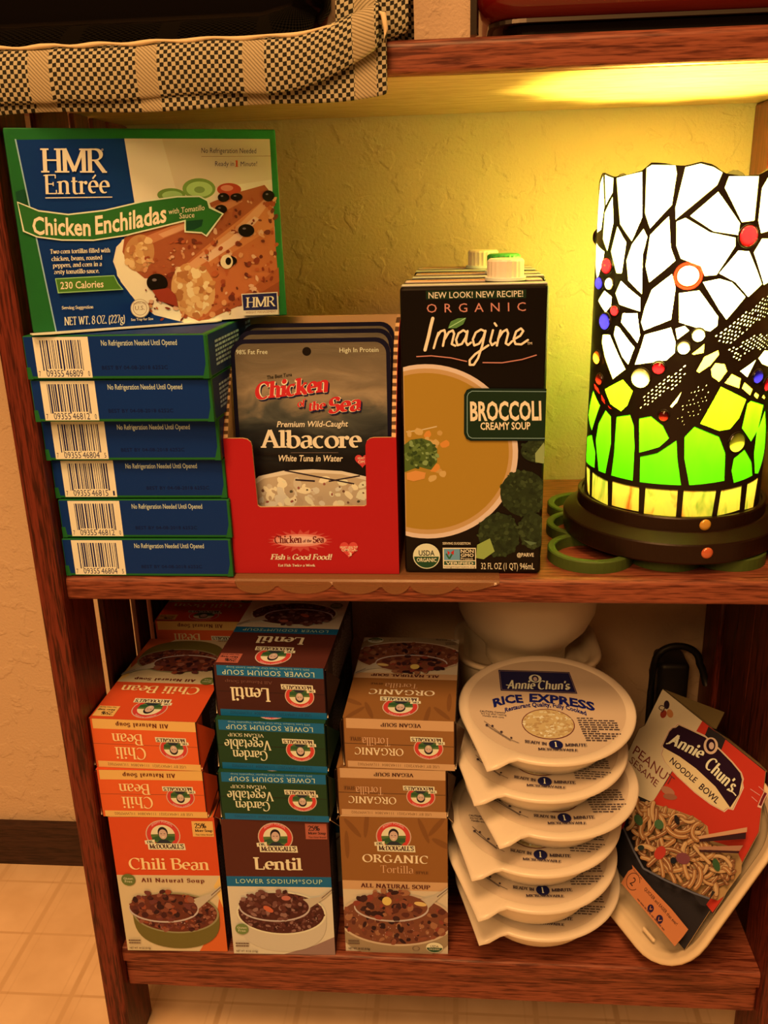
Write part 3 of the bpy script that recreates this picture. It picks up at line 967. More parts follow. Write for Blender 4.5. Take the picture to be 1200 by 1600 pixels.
def foil():
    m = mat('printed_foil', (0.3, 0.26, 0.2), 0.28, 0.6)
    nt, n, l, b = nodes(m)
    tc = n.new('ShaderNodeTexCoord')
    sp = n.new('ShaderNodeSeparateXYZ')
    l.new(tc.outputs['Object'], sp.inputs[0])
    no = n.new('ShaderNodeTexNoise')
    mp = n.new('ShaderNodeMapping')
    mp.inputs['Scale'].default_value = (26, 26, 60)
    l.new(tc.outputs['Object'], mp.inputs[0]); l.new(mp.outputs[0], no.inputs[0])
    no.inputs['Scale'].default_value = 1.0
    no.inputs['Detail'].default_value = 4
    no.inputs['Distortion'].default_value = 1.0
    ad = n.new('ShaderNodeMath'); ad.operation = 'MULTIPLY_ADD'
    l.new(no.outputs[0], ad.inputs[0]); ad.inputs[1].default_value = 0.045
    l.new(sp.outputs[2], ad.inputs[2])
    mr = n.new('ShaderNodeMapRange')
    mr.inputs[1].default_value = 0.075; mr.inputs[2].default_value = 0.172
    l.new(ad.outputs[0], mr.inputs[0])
    # printed sea and sky, black foot to grey top; foil's gloss highlight painted between
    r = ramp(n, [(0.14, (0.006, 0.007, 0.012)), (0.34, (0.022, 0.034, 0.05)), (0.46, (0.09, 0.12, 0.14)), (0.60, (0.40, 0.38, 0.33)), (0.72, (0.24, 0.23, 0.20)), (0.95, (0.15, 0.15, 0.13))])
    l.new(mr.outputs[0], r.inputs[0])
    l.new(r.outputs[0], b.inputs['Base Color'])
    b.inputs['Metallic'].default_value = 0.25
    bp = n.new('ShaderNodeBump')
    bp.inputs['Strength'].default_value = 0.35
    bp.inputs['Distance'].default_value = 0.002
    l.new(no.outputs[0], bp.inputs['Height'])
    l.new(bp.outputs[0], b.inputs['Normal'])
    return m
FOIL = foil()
NAVYF = mat('navy_foil', (0.007, 0.008, 0.035), 0.28, 0.25)
PWt, PHt = 99.5, 146.0
def pouch_mesh(full):
    mb = MB()
    fr = lambda x, y, h: (x, -h, y)
    o = rrect(0, 0, PWt, PHt, 9)
    mb.prism(o, fr, -1.2, 1.2, NAVYF)
    # swollen middle behind
    mb.sweep([[(x, 0.8, y) for x, y in rrect(6, 6, PWt - 6, PHt - 22, 8)], [(x, 4.2, y) for x, y in rrect(16, 16, PWt - 16, PHt - 32, 10)], [(x, 5.6, y) for x, y in rrect(30, 30, PWt - 30, PHt - 46, 8)]], NAVYF, True, False, True)
    i = rrect(2.6, 2.6, PWt - 2.6, PHt - 2.6, 7)
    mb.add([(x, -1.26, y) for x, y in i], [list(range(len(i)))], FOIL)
    if not full:
        return mb
    P = Print(mb, (0, -1.26, 0), (1, 0, 0), (0, 0, 1), PWt, PHt, [(62, 140), (1042, 140), (1050, 1540), (125, 1540)])
    P.text('98% Fat Free', 100, 231, 294, 231, 28, ink(225, 200, 165))
    P.text('High In Protein', 735, 228, 971, 228, 28, ink(225, 195, 155))
    P.ell(535, 219, 27, 27, BLACK)
    P.text('The Best Tuna', 288, 388, 443, 369, 22, BLACK, bold=0.02)
    for args in (('Chicken', 214, 512, 664, 466, 108), ('Sea', 660, 602, 862, 580, 98), ('of', 474, 560, 528, 556, 48), ('the', 545, 584, 648, 572, 54)):
        P.text(*args, ink(24, 20, 32), 'pen', bold=12, shear=.08, dxy=(8, 10))
        P.text(*args, ink(238, 196, 150), 'pen', bold=13, shear=.08)
        P.text(*args, ink(200, 34, 24), 'pen', bold=7, shear=.08)
    P.text('Premium Wild-Caught', 346, 682, 782, 682, 36, CREAMY, bold=0.015, shear=.2)
    P.text('Albacore', 245, 808, 865, 814, 112, CREAMY, 'pen', bold=3)
    P.line([(430, 841), (720, 842)], 3, ink(120, 80, 50))
    P.text('White Tuna in Water', 354, 893, 748, 896, 38, CREAMY, bold=0.015, shear=.2)
    heart(P, 866, 890, 48, ink(205, 52, 36))
    P.text('HEART', 838, 884, 880, 884, 14, WHITE); P.text('OM', 840, 908, 878, 908, 18, WHITE)
    bowl = [(150, 1060), (230, 985), (380, 952), (560, 944), (740, 955), (890, 990), (1000, 1060), (1000, 1400), (150, 1400)]
    P.poly(bowl, ink(222, 172, 112))
    P.poly([(190, 1050), (260, 1000), (420, 972), (580, 965), (740, 975), (880, 1010), (960, 1070), (960, 1400), (190, 1400)], ink(190, 140, 84))
    r = random.Random(3)
    P.sy = 1.0
    P.scatter(lambda x, y: y > 1000 + abs(x - 560) * 0.10, (230, 1000, 890, 1180), 60, (16, 46), [ink(226, 182, 124), ink(206, 158, 100), ink(214, 170, 112), ink(184, 134, 80), ink(236, 196, 138)], r, (0.4, 0.9))
    P.scatter(lambda x, y: y > 1030, (240, 1030, 880, 1160), 16, (5, 12), [ink(110, 62, 34), ink(80, 60, 30), ink(150, 70, 44)], r)
    P.line([(390, 950), (815, 1034)], 8, ink(44, 24, 20)); P.line([(660, 1018), (850, 984)], 8, ink(44, 24, 20)); P.line([(455, 1008), (575, 1016)], 10, ink(44, 24, 20))
    return mb
pg = 'tuna pouches in the red tray'
for k, (y, z, dx, lab) in enumerate(((9.5, 2.2, 4.0, 'albacore tuna pouch with red lettering at the front of the red tray'),
                               (27, 5.4, 4.4, 'navy-edged pouch directly behind the front tuna pouch'),
                               (44, 7.5, 4.2, 'navy-edged pouch furthest back in the red tray'))):
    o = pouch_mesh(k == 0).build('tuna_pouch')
    o.location = (0.112 + dx * K, 0.006 + y * K, (0.7 + z) * K)
    o.rotation_euler = (math.radians(-4.5), 0, 0)
    tag(o, lab, 'pouch', pg)

# ------------------------------------------------------------------ soup cartons
CW, CD, CH = 86.0, 58.0, 179.0
CBLACK = mat('carton_black', (0.006, 0.005, 0.005), 0.32, 0.2)
CAPW = mat('white_cap', (0.84, 0.80, 0.72), 0.35, 0.5)
CAPG = mat('green_cap', (0.03, 0.36, 0.07), 0.35, 0.5)
def carton_body(full):
    mb = MB()
    mb.box((0, 0, 0), (CW, CD, CH), CBLACK, 2.2, 3)
    # folded top seam and its two ends
    mb.box((2, CD / 2 - 6, CH), (CW - 2, CD / 2 + 6, CH + 1.0), ink(204, 140, 84), 0.4)
    mb.box((1, 1.5, CH - 0.2), (CW - 1, 10, CH + 0.7), ink(196, 150, 96), 0.3)
    T = Print(mb, (0, 0, CH + 1.02), (1, 0, 0), (0, 1, 0), CW, CD)
    T.rect(0.06, 0.44, 0.80, 0.58, ink(222, 120, 60))
    T.text('REFRIGERATE AFTER OPENING', 0.18, 0.55, 0.66, 0.55, 0.07, DARK)
    if not full:
        return mb
    P = Print(mb, (0, 0, 0), (1, 0, 0), (0, 0, 1), CW, CH, [(40, 228), (722, 228), (652, 1562), (45, 1562)])
    salmon = ink(206, 110, 70)
    P.poly([(160, 249), (616, 252), (614, 292), (161, 290)], ink(24, 36, 12))
    P.text('NEW LOOK! NEW RECIPE!', 172, 285, 601, 285, 29, CREAMY, bold=0.006)
    P.text('ORGANIC', 163, 352, 612, 352, 41, salmon, track=1.9)
    for rx, ry, m in ((414, 405, ink(224, 164, 108)), (390, 385, ink(196, 128, 60)), (373, 364, ink(172, 108, 24))):
        P.poly([(max(50, x), y) for x, y in ellp(150, 998, rx, ry, 72) if x > 30], m)
    P.line([(60, 908), (120, 902), (200, 884)], 5, ink(214, 160, 92))
    r = random.Random(6)
    P.sy = 1.0
    P.scatter(lambda x, y: True, (60, 900, 240, 1130), 16, (10, 26), [ink(214, 116, 34), ink(206, 140, 60), ink(196, 128, 50)], r)
    P.poly([(50, 968), (80, 945), (130, 938), (170, 952), (200, 990), (198, 1050), (170, 1086), (120, 1072), (90, 1080), (50, 1096)], ink(82, 84, 24))
    P.scatter(lambda x, y: ((x - 125) / 75) ** 2 + ((y - 1010) / 65) ** 2 < 1, (55, 945, 200, 1080), 60, (6, 14), [ink(62, 66, 18), ink(104, 104, 36), ink(134, 130, 56), ink(50, 56, 16)], r)
    P.poly([(58, 1100), (100, 1088), (146, 1098), (140, 1126), (90, 1138), (60, 1130)], ink(216, 122, 44))
    for cx, cy, rx, ry, n in ((585, 1195, 105, 105, 150), (470, 1385, 92, 100, 130), (622, 1365, 62, 82, 80), (650, 1000, 74, 52, 60)):
        P.ell(cx, cy, rx, ry, ink(42, 42, 13))
        P.scatter(lambda x, y: ((x - cx) / rx) ** 2 + ((y - cy) / ry) ** 2 < 1, (cx - rx, cy - ry, cx + rx, cy + ry), n, (6, 13), [ink(52, 52, 17), ink(36, 36, 11), ink(64, 62, 22), ink(46, 46, 15)], r)
    P.poly([(372, 1430), (430, 1400), (450, 1460), (400, 1496), (366, 1490)], ink(150, 140, 50))
    P.poly([(640, 1010), (680, 960), (690, 1060), (640, 1050)], ink(150, 136, 60))
    P.poly([(580, 1408), (640, 1420), (610, 1432)], ink(96, 96, 46))
    # lettering brushed by hand
    cw = ink(246, 206, 146)
    for st, t in (([(190, 378), (180, 416), (168, 468), (152, 526)], 15), ([(192, 518), (203, 480), (215, 446)], 10), ([(208, 466), (224, 440), (242, 434), (246, 452), (234, 508)], 10), ([(243, 476), (262, 444), (280, 436), (286, 452), (274, 500), (290, 508)], 10),
                  ([(344, 448), (328, 436), (306, 450), (294, 480), (300, 506), (320, 500), (338, 470), (347, 440), (338, 490), (346, 506), (362, 494)], 10),
                  ([(428, 444), (408, 434), (384, 448), (370, 480), (376, 508), (398, 500), (418, 470), (428, 440), (412, 510), (392, 568), (372, 598), (354, 598), (354, 576), (380, 548), (440, 508)], 10),
                  ([(462, 438), (448, 490), (456, 508), (472, 496)], 10), ([(470, 406), (478, 418)], 10), ([(496, 440), (486, 476), (478, 510)], 10), ([(484, 480), (506, 446), (524, 436), (530, 454), (518, 500), (530, 508), (548, 490)], 10),
                  ([(556, 482), (584, 466), (598, 444), (588, 432), (566, 446), (554, 480), (562, 504), (588, 506), (618, 486)], 10)):
        P.brush(st, t, cw)
    P.text('TM', 614, 508, 636, 508, 12, cw)
    P.poly([(258, 426), (272, 394), (304, 380), (342, 378), (328, 408), (296, 426)], ink(92, 112, 40))
    P.line([(264, 422), (300, 402), (338, 380)], 4, ink(170, 176, 90))
    P.line([(112, 556), (180, 553), (270, 564), (342, 582)], 5, salmon); P.line([(412, 588), (500, 590), (590, 576), (656, 556)], 5, salmon)
    # name label
    P.poly([(358, 706), (735, 714), (735, 952), (352, 950), (332, 940), (322, 916), (326, 736), (338, 714)], ink(16, 28, 14))
    P.poly([(360, 712), (735, 720), (735, 946), (354, 944), (338, 934), (330, 914), (334, 740), (344, 720)], ink(24, 36, 12))
    d = [(700, 726), (362, 720), (346, 730), (340, 744), (337, 912), (344, 930), (358, 938), (700, 941)]
    P.line(d, 2.4, ink(150, 150, 110))
    P.text('BROCCOLI', 352, 855, 671, 855, 88, ink(244, 206, 150), bold=0.03)
    P.text('CREAMY SOUP', 397, 899, 621, 899, 34, ink(244, 206, 150), bold=0.02)
    P.ell(143, 1482, 61, 58, ink(226, 190, 130))
    P.poly(ellp(143, 1484, 56, 52, 24, 0, 180), ink(36, 60, 24))
    P.text('USDA', 108, 1480, 180, 1480, 25, ink(40, 40, 24), bold=0.02)
    P.text('ORGANIC', 99, 1508, 188, 1508, 18, ink(232, 200, 140), bold=0.02)
    P.rect(217, 1443, 366, 1538, ink(236, 196, 134))
    P.rect(222, 1448, 294, 1500, ink(110, 130, 150)); P.rect(294, 1448, 362, 1500, BLACK); P.rect(222, 1504, 362, 1522, ink(40, 66, 34))
    P.line([(232, 1470), (246, 1494), (262, 1466)], 7, ink(46, 84, 34))
    P.poly([(250, 1466), (238, 1456), (240, 1478)], ink(196, 40, 24)); P.poly([(252, 1466), (268, 1452), (266, 1476)], ink(196, 40, 24))
    P.text('NON', 298, 1466, 356, 1466, 16, WHITE, bold=0.02); P.text('GMO', 298, 1484, 356, 1484, 15, WHITE, bold=0.02); P.text('Project', 298, 1498, 352, 1498, 11, WHITE)
    P.text('VERIFIED', 230, 1520, 354, 1520, 13, WHITE, bold=0.02); P.text('nongmoproject.org', 222, 1534, 362, 1534, 8, ink(90, 60, 40))
    P.text('SERVING SUGGESTION', 217, 1428, 342, 1428, 11, WHITE, bold=0.01)
    P.text('32 FL OZ (1 QT) 946mL', 388, 1540, 625, 1540, 29, WHITE)
    P.text('@PARVE', 549, 1482, 624, 1482, 18, WHITE, bold=0.01)
    S = Print(mb, (CW, 0, 0), (0, 1, 0), (0, 0, 1), CD, CH)
    S.rect(0.02, 0.365, 0.62, 0.52, ink(24, 36, 12))
    S.rect(0.02, 0.545, 0.5, 0.92, ink(36, 40, 18))
    S.small(0.6, 0.56, 0.95, 0.9, 14, ink(150, 120, 90), random.Random(1))
    return mb
def cap(m, x, y):
    mb = MB()
    r, n = 10.6, 44
    ring = lambda rr, z, g: [(x + (rr + (g if k % 2 else 0)) * math.cos(2 * math.pi * k / n), y + (rr + (g if k % 2 else 0)) * math.sin(2 * math.pi * k / n), z) for k in range(n)]
    mb.sweep([ring(r + 1.6, 0.6, 0), ring(r + 1.6, 2.4, 0)], ink(236, 200, 150), False, True, True)
    mb.sweep([ring(r, 2.4, .35), ring(r, 11.6, .35), ring(r - .5, 12.6, 0), ring(r - 1.2, 13.0, 0)], m, False, True, True)
    return mb
for k, (x, y, m, rz, cx, lab) in enumerate(((223.0, 8.0, CAPW, 0, 62, 'black broccoli soup carton with a white cap at the front'),
                                     (226.5, 68.5, CAPG, -0.6, 60, 'soup carton with a green cap behind the broccoli carton'),
                                     (226.0, 129.5, CAPW, 0, 49, 'rearmost soup carton against the wall, white cap showing'))):
    t = thing('soup_carton', lab, 'carton', (x * K, y * K, 0.0007), math.radians(rz), 'tall soup cartons on the middle shelf')
    carton_body(k == 0).build('carton_body', t)
    c = cap(m, 0, 0).build('screw_cap', t)
    c.location = (cx * K, CD * (0.40 if k == 0 else 0.36) * K, (CH + 0.4) * K)
    tag(c, 'white screw cap' if m is CAPW else 'green screw cap')

# ------------------------------------------------------------------ stained-glass lamp
LX, LY, LR = 401.5, 75.0, 56.8              # axis and shade radius
WHITE_ = [[(-89.8,234.1),(-81.6,238.8),(-76.5,220.8),(-80.2,207.0),(-93.8,204.5),(-97.5,216.5)],[(-79.2,239.0),(-66.6,236.5),(-66.7,228.4),(-75.0,220.8)],[(-66.5,226.3),(-64.1,211.4),(-69.4,194.4),(-76.7,201.7),(-75.9,216.6)],[(-63.7,236.4),(-43.6,239.0),(-41.7,214.3),(-47.9,200.7),(-58.0,210.4)],[(-41.1,240.8),(-37.9,242.4),(-24.3,241.5),(-23.2,237.2),(-24.7,220.4),(-36.4,207.8),(-40.2,216.3)],[(-18.9,240.3),(-10.9,241.9),(-4.0,239.8),(1.1,236.8),(-1.2,230.3),(-22.1,212.5),(-22.6,218.9)],[(4.8,234.8),(22.8,234.5),(22.8,210.9),(14.7,210.2),(2.9,228.8)],[(25.6,228.3),(29.4,233.9),(34.8,236.7),(42.8,223.2),(49.0,207.2),(28.4,203.9),(25.4,210.9)],[(-14.4,214.3),(-0.4,226.9),(13.7,209.7),(13.3,203.4),(-1.0,205.7)],[(-21.5,211.5),(-16.7,213.4),(-2.9,205.3),(11.8,202.0),(12.2,197.5),(2.7,181.9),(-3.8,181.5),(-6.3,187.0),(-17.5,191.2),(-20.5,198.2)],[(-36.1,204.3),(-25.8,214.6),(-23.5,197.2),(-20.4,190.2),(-27.1,184.1),(-34.7,177.7),(-37.7,187.0)],[(-60.3,209.3),(-51.9,200.1),(-54.1,182.3),(-58.8,182.1),(-65.3,194.6)],[(-40.4,207.8),(-37.7,203.3),(-39.9,193.1),(-38.8,170.8),(-48.8,178.3),(-51.1,189.7),(-47.7,199.1)],[(-97.1,200.0),(-73.0,194.3),(-74.8,187.7),(-83.4,176.2),(-94.3,186.7)],[(-54.5,178.0),(-48.5,174.1),(-39.6,168.7),(-39.3,160.8),(-54.9,164.0),(-58.6,170.3)],[(-70.3,171.1),(-61.8,167.9),(-62.2,162.4),(-67.8,158.0),(-79.3,164.2)],[(-51.5,158.9),(-41.0,159.6),(-38.3,146.9),(-39.7,141.9),(-45.2,147.4),(-52.5,153.4)],[(-36.5,163.0),(-32.8,173.6),(-21.8,182.6),(-19.2,174.9),(-20.4,156.8),(-36.1,149.7),(-38.2,154.4)],[(-17.0,171.9),(-6.1,173.4),(6.0,158.3),(5.9,153.1),(2.0,150.0),(-15.7,155.3)],[(-4.5,178.0),(4.5,179.8),(12.2,177.5),(21.9,168.9),(11.0,156.5),(6.1,162.4)],[(4.2,182.8),(14.2,195.0),(21.3,194.3),(33.5,175.5),(23.8,168.8),(14.4,177.5)],[(24.5,193.6),(29.5,200.9),(48.5,200.2),(57.9,182.2),(35.2,174.9)],[(-56.9,150.9),(-53.7,150.1),(-41.4,139.2),(-45.1,128.3),(-50.2,132.8),(-58.1,145.3)],[(-35.4,147.2),(-20.1,152.2),(-16.9,143.8),(-16.9,137.4),(-21.3,132.9),(-40.6,128.8),(-37.2,139.5)],[(-17.5,151.6),(-12.5,153.2),(-9.8,150.6),(-16.0,145.3)],[(23.4,125.7),(35.8,131.6),(29.5,121.4)]]
CREAM_ = [[(-69.7,144.0),(-61.6,144.9),(-46.8,125.3),(-56.7,117.8),(-66.1,130.8),(-70.4,139.3)],[(37.5,132.0),(43.3,136.2),(54.2,134.3),(50.8,125.4),(41.9,128.2)],[(-17.3,105.2),(-11.1,114.6),(-13.2,108.1),(-16.0,104.4)]]
LIME_ = [[(-64.2,110.3),(-48.4,118.9),(-40.7,112.6),(-43.9,103.1),(-48.3,98.7),(-57.9,102.0)],[(1.0,95.0),(11.6,117.3),(30.7,108.0),(26.4,96.7),(20.5,90.6),(13.2,90.0)]]
GREEN_ = [[(-80.5,106.7),(-68.4,98.9),(-79.0,79.6),(-93.3,87.5)],[(-97.5,71.3),(-78.6,77.3),(-71.2,66.7),(-71.3,56.1),(-94.6,54.7)],[(-62.0,97.2),(-56.4,94.1),(-55.0,76.5),(-58.5,55.7),(-66.4,55.5),(-72.1,75.1),(-69.5,86.7)],[(-51.7,94.9),(-41.5,97.7),(-38.6,91.2),(-37.0,77.5),(-36.7,55.6),(-53.4,55.7),(-52.1,70.0)],[(-35.3,96.2),(-28.0,98.4),(-20.5,93.2),(-16.2,85.5),(-21.7,79.4),(-33.8,74.4)],[(-33.0,72.2),(-22.5,75.8),(-11.9,84.6),(-10.5,73.2),(-6.9,55.9),(-32.2,55.5)],[(-7.4,87.0),(-2.1,93.3),(13.5,86.6),(18.9,75.9),(20.3,57.8),(-2.2,56.0),(-6.5,73.4)],[(31.9,105.1),(34.9,106.6),(50.4,101.8),(46.4,87.0),(39.3,80.1),(29.4,90.2)],[(53.9,98.3),(70.4,70.0),(54.6,56.3),(48.3,57.8),(44.1,71.1),(44.5,85.0)],[(25.4,71.8),(33.8,76.4),(42.8,66.7),(45.9,57.1),(27.4,55.4),(24.6,63.8)]]
BAND_ = [[(-90.3,52.7),(-78.8,53.4),(-76.9,34.8),(-82.4,36.9)],[(-74.6,52.7),(-55.9,51.5),(-54.6,35.0),(-73.8,35.7)],[(-51.9,52.4),(-32.2,52.2),(-31.5,36.0),(-51.4,35.9)],[(-28.2,52.6),(-8.7,52.9),(-8.5,35.3),(-28.2,35.3)],[(-5.2,52.8),(15.2,52.2),(13.9,35.3),(-5.3,35.4)],[(18.4,51.9),(34.9,52.8),(35.3,36.5),(17.3,35.2)],[(40.3,52.9),(55.5,53.7),(52.4,34.3),(40.1,35.5)]]
BODY_ = [[(-7.2,137.0),(-0.5,142.9),(-0.6,137.6),(-6.1,136.5)],[(-3.8,126.9),(0.2,135.4),(7.8,138.9),(8.6,136.3),(3.8,130.0),(-2.1,125.8)],[(4.5,127.8),(6.9,131.5),(12.5,130.7),(14.7,126.3),(10.2,120.1),(5.5,123.5)],[(13.7,119.3),(17.9,124.5),(24.6,121.3),(24.1,115.3)],[(26.1,115.1),(27.7,118.8),(35.4,113.6),(33.5,109.9)],[(37.0,109.5),(38.4,111.5),(42.7,109.2),(41.2,106.6)],[(46.5,107.0),(48.6,108.6),(52.1,106.1),(50.3,105.2)]]
EMBER_ = [[(-80.1,111.6),(-72.0,109.5),(-69.2,105.9),(-77.8,108.4)],[(-68.1,106.6),(-63.5,103.3),(-62.7,100.6),(-67.0,102.7)],[(-61.4,101.4),(-55.1,98.7),(-58.5,99.0)]]
WINGS_ = [[(4.8,147.9),(19.0,157.7),(37.2,168.0),(57.5,173.8),(68.1,164.3),(30.2,152.8),(15.8,143.2),(9.2,141.4)],[(14.5,139.0),(29.6,146.5),(70.4,145.9),(70.2,137.6),(32.5,137.2),(19.6,131.3)],[(-36.3,101.8),(-32.8,111.2),(-10.9,131.6),(-7.8,125.8),(-19.8,112.2),(-34.5,102.6)],[(-13.5,98.1),(-7.4,113.8),(1.5,120.3),(5.6,115.9),(1.9,102.8),(-7.9,93.8)]]
JEWELS = [('white_red',(-12.8,181.6,6.3,6.0)),('red',(19.4,202.7,6.2,6.1)),('red',(-68.5,185.9,6.6,4.9)),('blue',(-77.5,175.0,7.0,4.1)),('white',(-64.4,175.6,4.1,3.8)),('red',(-57.7,160.0,3.7,3.3)),('blue',(-67.2,152.5,6.7,5.3)),('darkred',(-97.5,202.2,0.0,4.4)),('white',(-4.5,148.0,3.9,4.0)),('white',(-12.1,140.6,3.8,4.0)),('clear',(-35.9,121.2,7.3,6.3)),('red',(-25.4,128.2,4.0,3.8)),('orange',(-75.2,128.9,4.9,4.3)),('darkred',(-70.2,115.7,4.1,3.6)),('darkred',(-20.4,99.4,3.2,3.5)),('lime',(26.2,81.7,6.2,6.2)),('blue',(38.2,121.0,4.9,4.2)),('red',(50.5,114.6,4.7,4.2))]
TOP= [(-97.4,233.8),(-80.4,240.3),(-65.7,237.2),(-53.6,238.0),(-43.4,239.8),(-38.0,243.8),(-30.5,243.0),(-23.3,241.4),(-18.4,241.2),(-10.9,242.9),(-4.1,241.2),(2.1,236.5),(11.5,235.0),(22.7,235.3),(28.8,237.9)]

lamp = thing('table_lamp', 'lit stained-glass cylinder lamp with a dragonfly on the middle shelf', 'lamp', (LX * K, LY * K, 0.0082))
LZ = 8.2
IRON = mat('dark_bronze', (0.015, 0.006, 0.0035), 0.36, 0.25)
CAME = mat('lead_came', (0.016, 0.010, 0.006), 0.45, 0.3)
def glassmat(name, col, streak=None):
    m = bpy.data.materials.new(name)
    m.use_nodes = True
    nt = m.node_tree
    n, l = nt.nodes, nt.links
    n.remove(n['Principled BSDF'])
    t = n.new('ShaderNodeBsdfTranslucent')
    t.inputs[0].default_value = (*col, 1)
    g = n.new('ShaderNodeBsdfGlossy')
    g.inputs['Roughness'].default_value = 0.12
    g.inputs[0].default_value = (0.9, 0.9, 0.9, 1)
    x = n.new('ShaderNodeMixShader')
    x.inputs[0].default_value = 0.05
    tc = n.new('ShaderNodeTexCoord')
    no = n.new('ShaderNodeTexNoise')
    no.inputs['Scale'].default_value = 1.0
    no.inputs['Detail'].default_value = 3
    no.inputs['Distortion'].default_value = 1.2
    mp = n.new('ShaderNodeMapping')
    mp.inputs['Scale'].default_value = (75, 75, 26)
    l.new(tc.outputs['Object'], mp.inputs[0]); l.new(mp.outputs[0], no.inputs[0])
    r = ramp(n, streak or [(0.3, tuple(c * 0.82 for c in col)), (0.7, col)])
    l.new(no.outputs[0], r.inputs[0])
    l.new(r.outputs[0], t.inputs[0])
    l.new(t.outputs[0], x.inputs[1]); l.new(g.outputs[0], x.inputs[2])
    l.new(x.outputs[0], n['Material Output'].inputs[0])
    return m
GW = glassmat('opal_white_glass', (0.86, 0.88, 0.84))
GC = glassmat('cream_glass', (0.86, 0.84, 0.50))
GLM = glassmat('lime_glass', (0.24, 0.80, 0.01))
GG = glassmat('green_glass', (0.065, 0.62, 0.005))
GB = glassmat('streaked_amber_glass', (0.6, 0.5, 0.2), [(0.30, (0.26, 0.36, 0.10)), (0.44, (0.70, 0.62, 0.20)), (0.56, (0.78, 0.56, 0.20)), (0.70, (0.55, 0.12, 0.03))])
GA = glassmat('amber_glass', (0.85, 0.60, 0.10))
GR = glassmat('red_glass', (0.36, 0.004, 0.004))
def build_shade():
    zlo, circ = 33.5, 2 * math.pi * LR
    tp = sorted(TOP)
    def ztop(u):
        u = (u + 98) % circ - 98
        if u > tp[-1][0]:
            t = u - tp[-1][0]
            return 238.5 + 3.2 * math.sin(t / 26 * 2 * math.pi) * min(1, t / 8) - 0.6
        for a, b in zip(tp, tp[1:]):
            if a[0] <= u <= b[0]:
                return a[1] + (b[1] - a[1]) * (u - a[0]) / (b[0] - a[0])
        return tp[0][1]
    polys = []
    for lst, m in ((WHITE_, GW), (CREAM_, GC), (LIME_, GLM), (GREEN_, GG), (BAND_, GB), (BODY_, GA), (EMBER_, GR)):
        for p in lst:
            polys.append((p, m))
    r = random.Random(8)
    # pierced dragonfly wings: small openings in rows
    for wi, wg in enumerate(WINGS_):
        def inside(x, y):
            c = False
            for i in range(len(wg)):
                a, b = wg[i - 1], wg[i]
                if (a[1] > y) != (b[1] > y) and x < (b[0] - a[0]) * (y - a[1]) / (b[1] - a[1]) + a[0]:
                    c = not c
            return c
        xs = [p[0] for p in wg]; ys = [p[1] for p in wg]
        ang = [36, 22, 45, 62][wi]
        ca, sa = math.cos(math.radians(ang)), math.sin(math.radians(ang))
        k = 0
        for i in range(-40, 41):
            for j in range(-40, 41):
                a, b = i * 3.1 + (j % 2) * 1.55, j * 1.75
                x = sum(xs) / len(xs) + a * ca - b * sa + r.uniform(-.3, .3)
                y = sum(ys) / len(ys) + a * sa + b * ca + r.uniform(-.2, .2)
                if not inside(x, y) or r.random() < (0.05, 0.1, 0.05, 0.35)[wi]:
                    continue
                la, lb = r.uniform(.65, 1.1) * (1 if wi < 3 else .6), r.uniform(.32, .44) * (1 if wi < 3 else .6)
                polys.append(([(x + la * ct * ca - lb * st * sa, y + la * ct * sa + lb * st * ca) for ct, st in [(math.cos(q * math.pi / 3), math.sin(q * math.pi / 3)) for q in range(6)]], GW))
    # the sides and back that face the wall and the end panel: same make of panes
    u0, u1 = 74.0, circ - 99.0
    def pane(u, z, wd, ht, m, j=2.2):
        polys.append(([(u + 1.4 + r.uniform(0, j), z + 1.2 + r.uniform(0, j)), (u + wd - 1.4 - r.uniform(0, j), z + 1.2 + r.uniform(0, j)), (u + wd - 1.2 - r.uniform(0, j), z + ht - 1.2 - r.uniform(0, j)), (u + 1.2 + r.uniform(0, j), z + ht - 1.2 - r.uniform(0, j))], m))
    for kind, (u, z, rx, rz) in JEWELS:       # openings behind the glass gems
        if u > -96:
            if kind == 'white_red':
                polys.append((ellp(u, z, 8.0, 7.8, 24), GR))
            polys.append((ellp(u, z, min(max(rx, 2.0), 6.3) * .9, min(rz, 6.2) * .9, 16), None))
    n = 9
    for k in range(n):
        wd = (u1 - u0) / n
        pane(u0 + k * wd, 35, wd, 19, GB, 0.5)
    n = 10
    for row, (z, ht, m) in enumerate(((55, 24, GG), (79, 26, GG), (105, 22, GLM), (127, 30, GW), (157, 28, GW), (185, 26, GW), (211, 24, GW))):
        wd = (u1 - u0) / n
        for k in range(n):
            pane(u0 + k * wd + (row % 2) * 2, z, wd - 2, ht, m)
    # one sheet of came with the panes let into it
    verts, edges, faces = [], [], []
    umin, umax = -98.6, -98.6 + circ
    NU = 130
    def addpoly(pts):
        o = len(verts)
        verts.extend(Vector(p) for p in pts)
        faces.append(list(range(o, o + len(pts))))
    us = [umin + (umax - umin) * i / NU for i in range(NU + 1)]
    outer = [(u, zlo) for u in us] + [(u, ztop(u)) for u in reversed(us)]
    addpoly(outer)
    for i in range(1, NU):
        o = len(verts)
        verts.extend((Vector((us[i], zlo)), Vector((us[i], ztop(us[i])))))
        edges.append((o, o + 1))
    for p, m in polys:
        p = [(min(max(x, umin + .4), umax - .4), y) for x, y in p]
        ar = sum(p[i - 1][0] * p[i][1] - p[i][0] * p[i - 1][1] for i in range(len(p)))
        addpoly(p if ar > 0 else p[::-1])
    ov, oe, of, a1, a2, forig = geometry.delaunay_2d_cdt(verts, edges, faces, 1, 1e-4)
    def to3(p, rr):
        a = p[0] / LR
        return (rr * math.sin(a), -rr * math.cos(a), p[1] - LZ)
    came, glass = MB(), MB()
    cf = []
